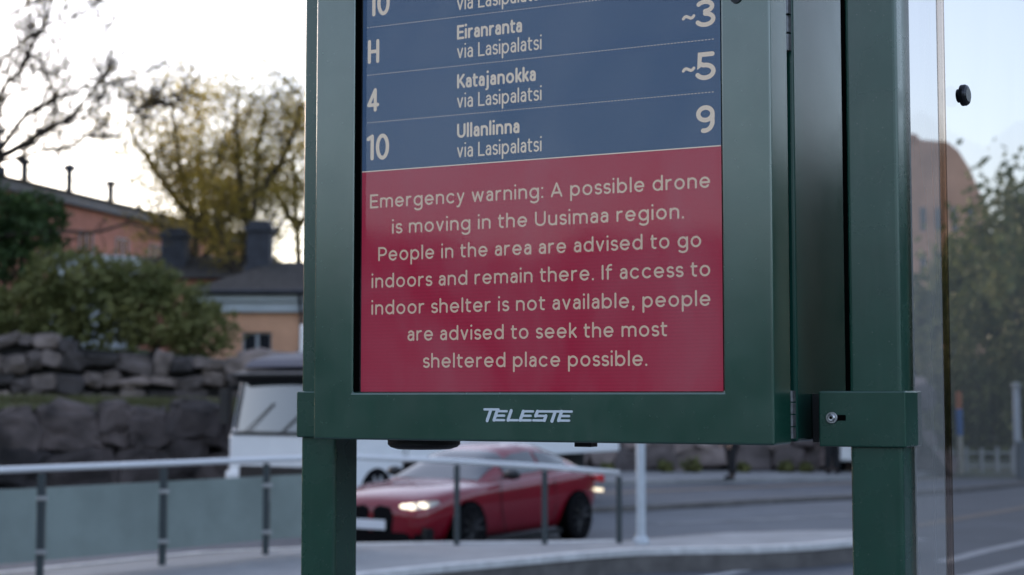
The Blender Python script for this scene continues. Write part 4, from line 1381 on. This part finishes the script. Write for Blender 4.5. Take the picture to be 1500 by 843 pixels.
def glyph(c, t):
    """centre-line strokes, width; heights in units of the capital height"""
    h = t / 2
    xh, asc, de = .74, 1.04, -.27
    cy, ry = xh / 2, xh / 2 - h
    lo, hi, cap = h, xh - h, 1 - h
    rx = .235
    C = h + rx
    ring_ = lambda cx=C, r_=rx: ('O', arc(cx, cy, r_, ry, 0, 360, 30))
    if c == ' ': return [], .20
    if c == 'o': return [ring_()], 2 * rx + t
    if c == 'e': return [[(h + .02, cy + .0), (2 * rx + h, cy)], arc(C, cy, rx, ry, 2, 318)], 2 * rx + t
    if c == 'c': return [arc(C, cy, rx, ry, 46, 314)], 2 * rx + t - .05
    def nn(rn, top): return [[(h, lo), (h, top)], [(h, hi - rn * .98)] + arc(h + rn, hi - rn, rn, rn, 165, 0) + [(h + 2 * rn, lo)]]
    if c == 'n': return nn(.205, hi), .41 + t
    if c == 'h': return nn(.205, asc - h), .41 + t
    if c == 'm':
        rn = .185
        s_ = nn(rn, hi)
        s_.append([(h + 2 * rn, hi - rn)] + arc(h + 3 * rn, hi - rn, rn, rn, 165, 0) + [(h + 4 * rn, lo)])
        return s_, 4 * rn + t
    if c == 'u':
        rn = .205
        return [[(h, hi)] + arc(h + rn, lo + rn, rn, rn, 180, 345), [(h + 2 * rn, hi), (h + 2 * rn, lo)]], 2 * rn + t
    if c == 'r': return [[(h, lo), (h, hi)], arc(h + .225, hi - .235, .225, .235, 172, 84)], .24 + t
    if c == 'i': return [[(h, lo), (h, hi)], ('D', (h, asc - h * 1.05), h * 1.15)], t
    if c == 'j': return [[(h + .06, hi), (h + .06, de + .16)] + arc(h - .07, de + .16, .13, .13 , 0, -80), ('D', (h + .06, asc - h * 1.05), h * 1.15)], t + .07
    if c == 'l': return [[(h, lo), (h, asc - h)]], t
    if c == 't': return [[(.12, .94 - h), (.12, .19)] + arc(.12 + .15, lo + .145, .15, .145, 180, 280), [(h * .6, hi), (.32, hi)]], .33 + h * .4
    if c == 'f': return [[(.12, lo), (.12, .80)] + arc(.12 + .17, asc - h - .18, .17, .18, 180, 80), [(h * .6, hi), (.31, hi)]], .34 + h * .3
    if c == 'a':
        wv = .395
        return [[(h + .035, hi - .085)] + arc(.215 + h * .3, hi - .19, .185 - h * .3 + .0, .19, 128, 0) + [(wv, lo)],
                [(wv, .435)] + [(.25, .435)] + arc(.20 + h * .2, (.435 + lo) / 2, .20 - h * .8, (.435 - lo) / 2, 90, 270) + [(.26, lo), (wv - .02, .20)]], wv + h
    if c == 's':
        q = (xh - t) / 4
        return [arc(.195 + h * .3, hi - q, .155, q, 35, 262) + arc(.195 + h * .3, lo + q, .165, q, 82, -148)], .37 + h * .4
    if c in 'gdpbq':
        s_ = [ring_()]
        if c == 'g': return s_ + [[(C + rx, hi), (C + rx, de + .20)] + arc(C, de + .20, rx, .20, 0, -145)], 2 * rx + t
        if c == 'd': return s_ + [[(C + rx, lo), (C + rx, asc - h)]], 2 * rx + t
        if c == 'p': return s_ + [[(h, hi), (h, de)]], 2 * rx + t
        if c == 'b': return s_ + [[(h, lo), (h, asc - h)]], 2 * rx + t
    if c == 'v': return [[(h, hi), (.255, lo)], [(.255, lo), (.51 - h, hi)]], .51
    if c == 'w': return [[(h, hi), (.215, lo)], [(.215, lo), (.39, hi)], [(.39, hi), (.565, lo)], [(.565, lo), (.78 - h, hi)]], .78
    if c == 'y': return [[(h, hi), (.255, lo + .02)], [(.51 - h, hi), (.255, lo + .02), (.20, -.10)] + [(.13, de + .045), (.05, de + .04)]], .51
    if c == 'k': return [[(h, lo), (h, asc - h)], [(h, .27), (.40, hi)], [(.19, .42), (.42, lo)]], .45
    if c == 'E': return [[(.52, cap), (h, cap), (h, lo), (.53, lo)], [(h, .5), (.47, .5)]], .56
    if c == 'A': return [[(h, lo), (.36, cap)], [(.36, cap), (.72 - h, lo)], [(.155, .30), (.565, .30)]], .72
    if c == 'P': return [[(h, lo), (h, cap), (.30, cap)] + arc(.30, (cap + .42) / 2, .24, (cap - .42) / 2, 90, -90) + [(h, .42)]], .58
    if c == 'U': return [[(h, cap)] + arc(h + .26, lo + .27, .26, .27, 180, 360) + [(h + .52, cap)]], .52 + t
    if c == 'I': return [[(h, lo), (h, cap)]], t
    if c == 'L': return [[(h, cap), (h, lo), (.48, lo)]], .50
    if c == 'H': return [[(h, lo), (h, cap)], [(.60, lo), (.60, cap)], [(h, .5), (.60, .5)]], .60 + h
    if c == 'K': return [[(h, lo), (h, cap)], [(h, .36), (.53, cap)], [(.23, .55), (.57, lo)]], .60
    if c == '0': return [('O', arc(.27 + h * .4, .5, .27 - h * .6, .5 - h, 0, 360, 34))], .54
    if c == '1': return [[(.04, .83), (.22, cap)], [(.22, cap), (.22, lo)]], .27
    if c == '4': return [[(.44, lo), (.44, cap)], [(.44, cap), (h, .29)], [(h, .29), (.58, .29)]], .60
    if c == '9': return [('O', arc(.29, 1 - .31 , .29 - h, .31 - h, 0, 360, 30)), [(.58 - h, .69), (.58 - h, .55)] + arc(.26, .40, .32 - h, .40 - h, 20, -100)], .58
    if c == '3': return [arc(.27, .745, .21, .255 - h, 148, -88) , arc(.27, .28, .24, .285 - h, 88, -150)], .55
    if c == '5': return [[(.49, cap), (.13, cap), (.11, .53)] + [(.16, .575)] + arc(.27, .31, .245, .31 - h, 100, -150)], .56
    if c == '~': return [[(.03, .36), (.10, .44), (.18, .46), (.28, .41), (.38, .36), (.46, .38), (.53, .46)]], .56
    if c == ':': return [('D', (h, h), h * 1.15), ('D', (h, hi), h * 1.15)], t
    if c == '.': return [('D', (h, h * 1.1), h * 1.15)], t
    if c == ',': return [('D', (h + .02, h * 1.1), h * 1.15), [(h + .04, h * .8), (h, -.10)]], t + .02
    raise ValueError(c)

class Pen:
    """collects strokes as flat ribbons, each a hair in front of the last so none are coplanar"""
    def __init__(s, y): s.bm = bmesh.new(); s.y = y; s.k = 0
    def lay(s): s.k += 1; return s.y - (s.k % 24) * 0.00003
    def stroke(s, pts, t, closed=False, caps=True):
        y = s.lay(); hw = t / 2
        pts = [Vector(p) for p in pts]
        q = [pts[0]]
        for p in pts[1:]:
            if (p - q[-1]).length > 1e-6: q.append(p)
        if closed and (q[0] - q[-1]).length < 1e-6: q.pop()
        n = len(q); l, r = [], []
        for i, p in enumerate(q):
            a = q[i - 1] if (i or closed) else None
            b = q[(i + 1) % n] if (i < n - 1 or closed) else None
            d1 = (p - a).normalized() if a is not None else (b - p).normalized()
            d2 = (b - p).normalized() if b is not None else d1
            m = (d1 + d2); m = m.normalized() if m.length > 1e-6 else d1
            nn_ = Vector((-m.y, m.x)); k = 1 / max(.5, nn_.dot(Vector((-d1.y, d1.x))))
            l.append(p + nn_ * hw * k); r.append(p - nn_ * hw * k)
        V = lambda p: s.bm.verts.new((p.x, y, p.y))
        lv, rv = [V(p) for p in l], [V(p) for p in r]
        for i in range(n if closed else n - 1):
            j = (i + 1) % n
            s.bm.faces.new((rv[i], rv[j], lv[j], lv[i]))
        if not closed and caps:
            for (c, dr, A, B) in ((q[0], (q[0] - q[1]).normalized(), lv[0], rv[0]), (q[-1], (q[-1] - q[-2]).normalized(), rv[-1], lv[-1])):
                a0 = math.atan2(dr.y, dr.x)
                fan = [V(c + Vector((math.cos(a0 + t_), math.sin(a0 + t_))) * hw) for t_ in [R(v) for v in (-60, -30, 0, 30, 60)]]
                f = [B] + [A] + fan if False else None
                first, last = (A, B)
                # order round the cap
                ang = lambda v: (math.atan2(v.co.z - c.y, v.co.x - c.x) - a0 + math.pi) % (2 * math.pi)
                ring = sorted([A, B] + fan, key=ang)
                s.bm.faces.new(ring)
    def dot(s, c, r):
        y = s.lay()
        s.bm.faces.new([s.bm.verts.new((c[0] + r * math.cos(a), y, c[1] + r * math.sin(a))) for a in [2 * math.pi * i / 16 for i in range(16)]])
    def done(s, name, m, parent): return link(name, s.bm, m, parent)

def text_width(txt, t, gap):
    x = 0
    for c in txt: x += glyph(c, t)[1] + gap
    return x - gap
def write(pen, txt, x0, x1, zb, cap, t, gap=.115, shear=0.0):
    """writes txt between x0 and x1 on base line zb; cap = capital height in metres, t = stroke weight relative to it"""
    wn = text_width(txt, t, gap)
    sx = (x1 - x0) / wn
    x = 0
    for c in txt:
        st, adv = glyph(c, t)
        f = lambda p: (x0 + (x + p[0]) * sx, zb + p[1] * cap)
        for s_ in st:
            if isinstance(s_, tuple) and s_[0] == 'O': pen.stroke([f(p) for p in s_[1]], t * cap, closed=True)
            elif isinstance(s_, tuple): pen.dot(f(s_[1]), s_[2] * cap)
            else: pen.stroke([f(p) for p in s_], t * cap)
        x += adv + gap
TY = REC - .0004
def lx(px, py): return L(px, py, TY)[0]
def lz(px, py): return L(px, py, TY)[1]
# warning text
lines = [('Emergency warning: A possible drone', 541, 1042), ('is moving in the Uusimaa region.', 573.5, 1003), ('People in the area are advised to go', 553.5, 1028),
         ('indoors and remain there. If access to', 544, 1041), ('indoor shelter is not available, people', 544, 1041), ('are advised to seek the most', 597, 977), ('sheltered place possible.', 620, 948)]
zl0 = (lz(543, 305.9) + lz(1040, 275.2)) / 2
zl6 = (lz(622, 539.4) + lz(947, 536.4)) / 2
for i, (tx, a_, b_) in enumerate(lines):
    pen = Pen(TY)
    zb = zl0 + (zl6 - zl0) * i / 6
    write(pen, tx, lx(a_, 420), lx(b_, 420), zb, .0233, .137)
    pen.done('lettering', M['txtr'], ban)
# departures
rows = []
def item(tx, pts, cap, t, gap=.115):
    (ax, ay), (bx, by) = pts
    pen = Pen(TY)
    write(pen, tx, lx(ax, ay), lx(bx, by), (lz(ax, ay) + lz(bx, by)) / 2, cap, t, gap)
    pen.done('lettering', M['txt'], scr)
def caph(px, y0, y1): return lz(px, y0) - lz(px, y1)
vz = caph(671, 210, 231)
nz = caph(671, 109, 130)
for tx, a_, b_ in (('Eiranranta', (669.5, 57.6), (764.8, 48.4)), ('Katajanokka', (669.5, 130), (785, 119)), ('Ullanlinna', (669.5, 202), (761, 195.9))):
    item(tx, (a_, b_), nz, .168, .10)
for a_, b_ in (((669.5, 14.5), (793.5, 1.5)), ((669.5, 86), (793.5, 73.3)), ((669.5, 158.5), (793.5, 147.8)), ((669.5, 231), (793.5, 222.6))):
    item('via Lasipalatsi', (a_, b_), vz, .12, .12)
item('10', ((538, 236), (568, 233.5)), caph(552, 197, 235), .15, .12)
item('4', ((538, 165.0), (553.8, 163.4)), caph(545, 129.6, 164), .15)
item('H', ((539.3, 94.3), (555, 92.3)), caph(545, 58, 93), .15)
item('10', ((541, 25), (569, 22)), caph(552, -13, 23.5), .15, .12)
def dig(ch, x0, x1, yb, yt):
    item(ch, ((x0, yb), (x1, yb)), caph(1034, yt, yb), .165)
dig('9', 1019, 1048, 195, 154.5)
dig('5', 1019, 1047.5, 117.5, 76.5)
dig('3', 1019, 1047, 39.5, -.5)
for y_ in (102, 25.5):
    item('~', ((1000, y_ + 13), (1017.5, y_ + 13)), caph(1008, y_ - 18, y_ + 13), .14)
# dotted rules between the departures
for a_, b_ in (((538, 40.7), (1048, -20.0)), ((538, 110.4), (1048, 57.7)), ((538, 179.5), (1048, 135.7))):
    z = (lz(*a_) + lz(*b_)) / 2
    xa, xb = lx(*a_), lx(*b_)
    bm = bmesh.new(); n = 112; st = (xb - xa) / n
    for i in range(n):
        x = xa + i * st
        bm.faces.new([bm.verts.new(v) for v in ((x, TY, z - .0006), (x + st * .48, TY, z - .0006), (x + st * .48, TY, z + .0006), (x, TY, z + .0006))])
    link('dotted_rule', bm, M['txt'], scr)

# --- maker's lettering on the lower frame, italic
def logo():
    pen = Pen(-.0006)
    x0, x1 = L(707, 618)[0], L(841, 618)[0]
    zb = (L(712, 617)[1] + L(840, 619)[1]) / 2
    hgt = L(842, 601.5)[1] - L(842, 618.8)[1]
    t = .25
    sh = .26
    E_ = [[(.74, .885), (.20, .885)], [(.17, 1), (.04, .14), (.04, .115)], [(.10, .50), (.68, .50)], [(.02, .115), (.70, .115)]]
    seq = []
    x = 0
    def put(strokes, adv):
        nonlocal x
        for s_ in strokes: seq.append([(x + a + sh * b, b) for a, b in s_])
        x += adv
    tv = 1.16
    put([[(-.02, tv - .12), (.92, tv - .12)], [(.42, tv - .2), (.42, .06)]], .74)
    Es = [[(.12, .885), (.76, .885)], [(.12, .885), (.12, .115)], [(.12, .5), (.70, .5)], [(.12, .115), (.80, .115)]]
    put(Es, .92)
    put([[(.12, .94), (.12, .115)], [(.12, .115), (.76, .115)]], .80)
    put(Es, .92)
    put([[(.86, .885), (.12, .885), (.10, .5), (.76, .5), (.76, .115), (.04, .115)]], .82)
    put([[(.0, .885), (.86, .885)], [(.44, .8), (.44, .06)]], .72)
    put(Es, .90)
    xs = [p[0] for s_ in seq for p in s_]
    a0, a1 = min(xs) - t / 2, max(xs) + t / 2
    k = (x1 - x0) / (a1 - a0)
    for s_ in seq:
        for (ax, ay), (bx, by) in zip(s_, s_[1:]):
            th = .20 if abs(by - ay) < .05 else .29
            pen.stroke([(x0 + (ax - a0) * k, zb + ay * hgt), (x0 + (bx - a0) * k, zb + by * hgt)], th * hgt)
    pen.done('maker_lettering', M['logo'], disp)
logo()

# --- small fittings
def strip_hinge(x, y0, y1, za, zb_):
    bm = bmesh.new(); n = 4
    for i in range(n):
        a_, b_ = za + (zb_ - za) * i / n, za + (zb_ - za) * (i + .88) / n
        tube(bm, [(x, (y0 + y1) / 2, a_), (x, (y0 + y1) / 2, b_)], (y1 - y0) * .30, 8)
    return link('hinge', bm, M['hinge'], disp)
yg0, yg1 = D1 + .0005, D2 - .0005
strip_hinge(X1 - .0065, yg0, yg1, ZB + .008, L(1163, 570)[1])
strip_hinge(X1 - .0065, yg0, yg1, L(1163, 52)[1], L(1163, -60)[1])
# audio pod and small stop block under the housing
c0 = L(621, 655, .10)
bm = bmesh.new(); lathe(bm, [(.0605, ZB + .002), (.0605, ZB - .009), (.056, ZB - .0135), (.045, ZB - .017), (.02, ZB - .018)], (c0[0], .10, 0), n=40)
link('sensor_pod', bm, M['black'], disp, smooth=False)
xa, xb = L(841, 652, .05)[0], L(866, 652, .05)[0]
bm = bmesh.new(); box(bm, xa, xb, .05, .075, ZB - .008, ZB - .0005)
link('stop_block', bm, M['black'], disp, bevel=.001)
lk = L(1078.5, -3)
bm = bmesh.new(); lathe(bm, [(.0085, -.0030), (.0085, -.0005)], (lk[0], 0, lk[1]), 'y', 24); 
lo_ = link('lock', bm, M['black'], disp)

# --- posts
PD = 0.12
M['post_green'] = mat('post_green_paint', (0.009, 0.056, 0.036), 0.26, spec=0.8, var=0.12, vs=8, bump=0.04, bs=380, bdist=0.002)
wear(M['post_green'], .08)
def post(px0, px1, pxs, label):
    xa, xb = L(px0, 600, PD)[0], L(px1, 600, PD)[0]
    dd = depth_for(xb, pxs) - PD
    c = ORG + DX * (xa + xb) / 2 + DY * (PD + dd / 2)
    root = empty('support_post', (c.x, c.y, .14), -TH)
    hw, hd = (xb - xa) / 2, dd / 2
    bm = bmesh.new(); box(bm, -hw, hw, -hd, hd, 0, 3.05)
    link('shaft', bm, M['post_green'], root, bevel=.006, seg=3)
    bm = bmesh.new(); box(bm, -hw - .04, hw + .04, -hd - .04, hd + .04, 0, .012)
    link('base_plate', bm, M['post_green'], root, bevel=.003)
    bm = bmesh.new(); box(bm, -hw - .001, hw + .001, -hd - .001, hd + .001, 3.05, 3.056)
    link('cap', bm, M['post_green'], root)
    tag(root, label, 'post', 'green posts carrying the display')
    return xa, xb, dd
lxa, lxb, ldd = post(441, 491, 525, 'dark green square post at the left end of the display')
rxa, rxb, rdd = post(1244.5, 1321.5, 1342, 'dark green square post right of the display beside the shelter glass')

# --- clamp brackets (part of the display), wrapping the posts
def bracket(xa, xb, ya, yb, za, zb_):
    bm = bmesh.new(); box(bm, xa, xb, ya, yb, za, zb_)
    return link('bracket', bm, M['post_green'], disp, bevel=.0025)
za, zb_ = L(445, 641, PD - .008)[1], L(445, 573.3, PD - .008)[1]
bxa = L(434, 600, PD - .008)[0]
b1 = bracket(bxa, X0 - .001, PD - .008, PD + ldd + .006, za, zb_)
bm = bmesh.new(); lathe(bm, [(.008, -.006), (.008, -.0003)], ((bxa + X0) / 2, PD - .008, (za + zb_) / 2), 'y', 20)
za, zb_ = L(1270, 655.5, PD - .008)[1], L(1270, 573, PD - .008)[1]
bxl, bxr = L(1199, 600, PD - .008)[0], L(1327, 600, PD - .008)[0]
b2 = bracket(bxl, bxr, PD - .008, PD + rdd + .006, za, zb_)
bm = bmesh.new(); ys_ = depth_for(X1, 1189); box(bm, X1 + .001, bxl + .004, ys_, ys_ + .05, za + .004, zb_ - .004)
link('spacer', bm, M['black'], b2)
wx_, wz_ = L(1218.5, 612.3, PD - .009)
bm = bmesh.new(); box(bm, wx_ + .004, L(1241, 612, PD)[0], PD - .0086, PD - .0078, wz_ - .0042, wz_ + .0042)
link('slot', bm, M['dark_gap'], b2, bevel=.0003)
bm = bmesh.new(); lathe(bm, [(.0084, -.0022), (.0084, -.0008), (.0078, -.0005)][::-1] if False else [(.0080, -.0035), (.0086, -.0028), (.0086, -.0009)], (wx_, PD - .008, wz_), 'y', 28)
wsh = link('washer', bm, M['steel'], b2)
bm = bmesh.new(); lathe(bm, [(.0024, -.0068), (.0042, -.0070), (.0056, -.0058), (.0060, -.0037)], (wx_, PD - .008, wz_), 'y', 24)
link('bolt', bm, M['steel'], b2)
bm = bmesh.new(); lathe(bm, [(.0024, -.0073), (.0024, -.0071)], (wx_, PD - .008, wz_), 'y', 6)
link('bolt_socket', bm, M['dark_gap'], b2)
tag(disp, 'green framed electronic stop display with blue departure list and red emergency warning', 'display')

# ------------------------------------------------------------------ shelter side pane right of the post
pc = ORG + DX * (rxb + .004) + DY * (PD + rdd * .55)
PA = math.atan2(.80, .60)
pane_root = empty('shelter_pane', (pc.x, pc.y, .14), PA)
pd = Vector((math.cos(PA), math.sin(PA)))
def tp(px):                          # distance along the pane seen at that pixel column
    u = (px - 750) / F * math.cos(PITCH)
    return (u * pc.y - pc.x) / (pd.x - u * pd.y)
M['pane'] = glass_mat('shelter_glass', (.58, .57, .58), rough=.01, refl=.4, dirt_haze=.03, dirt_scale=5, milky=.09, ds=(2, 2, .5))  # milky share paints a pale haze over the view behind
M['pane_edge'] = glass_mat('glass_edge_haze', (.56, .55, .56), rough=.03, refl=.5, dirt_haze=.05, dirt_scale=6, milky=.24, ds=(3, 3, .4))  # milkier grey paints the bright, reflecting look of the pane edge
M['seal'] = glass_mat('clear_seal', (.68, .62, .58), rough=.1, refl=.4)
t0, t1, t2 = 0.004, tp(1383), tp(1391.5)
bm = bmesh.new(); bm.faces.new([bm.verts.new(v) for v in ((t2, 0, .1), (1.25, 0, .1), (1.25, 0, 2.9), (t2, 0, 2.9))])
link('glass', bm, M['pane'], pane_root)
bm = bmesh.new(); bm.faces.new([bm.verts.new(v) for v in ((t0, 0, .1), (t1, 0, .1), (t1, 0, 2.9), (t0, 0, 2.9))])
link('edge_strip', bm, M['pane_edge'], pane_root)
bm = bmesh.new(); box(bm, t1, t2, -.002, .002, .1, 2.9)
link('seal', bm, M['seal'], pane_root)
ts = tp(1411)
q = Vector((pc.x, pc.y)) + pd * ts
rr = ray(1411, 141)
zs = EYE + rr.z * q.y / rr.y - .14
bm = bmesh.new(); lathe(bm, [(.011, -.0185), (.0155, -.0165), (.0172, -.0135), (.0172, -.0075), (.011, -.007), (.011, -.0008)], (ts, 0, zs), 'y', 28)
link('stud', bm, M['stud'], pane_root, smooth=False)
bm = bmesh.new(); box(bm, 1.25, 1.30, -.025, .025, 0, 2.95)
link('mullion', bm, M['post_green'], pane_root)
bm = bmesh.new(); box(bm, 0.0, 1.25, -.02, .02, .06, .099)
link('bottom_rail', bm, M['post_green'], pane_root)
tag(pane_root, 'clear glass side pane of the shelter with black stud, right of the post', 'glass pane')
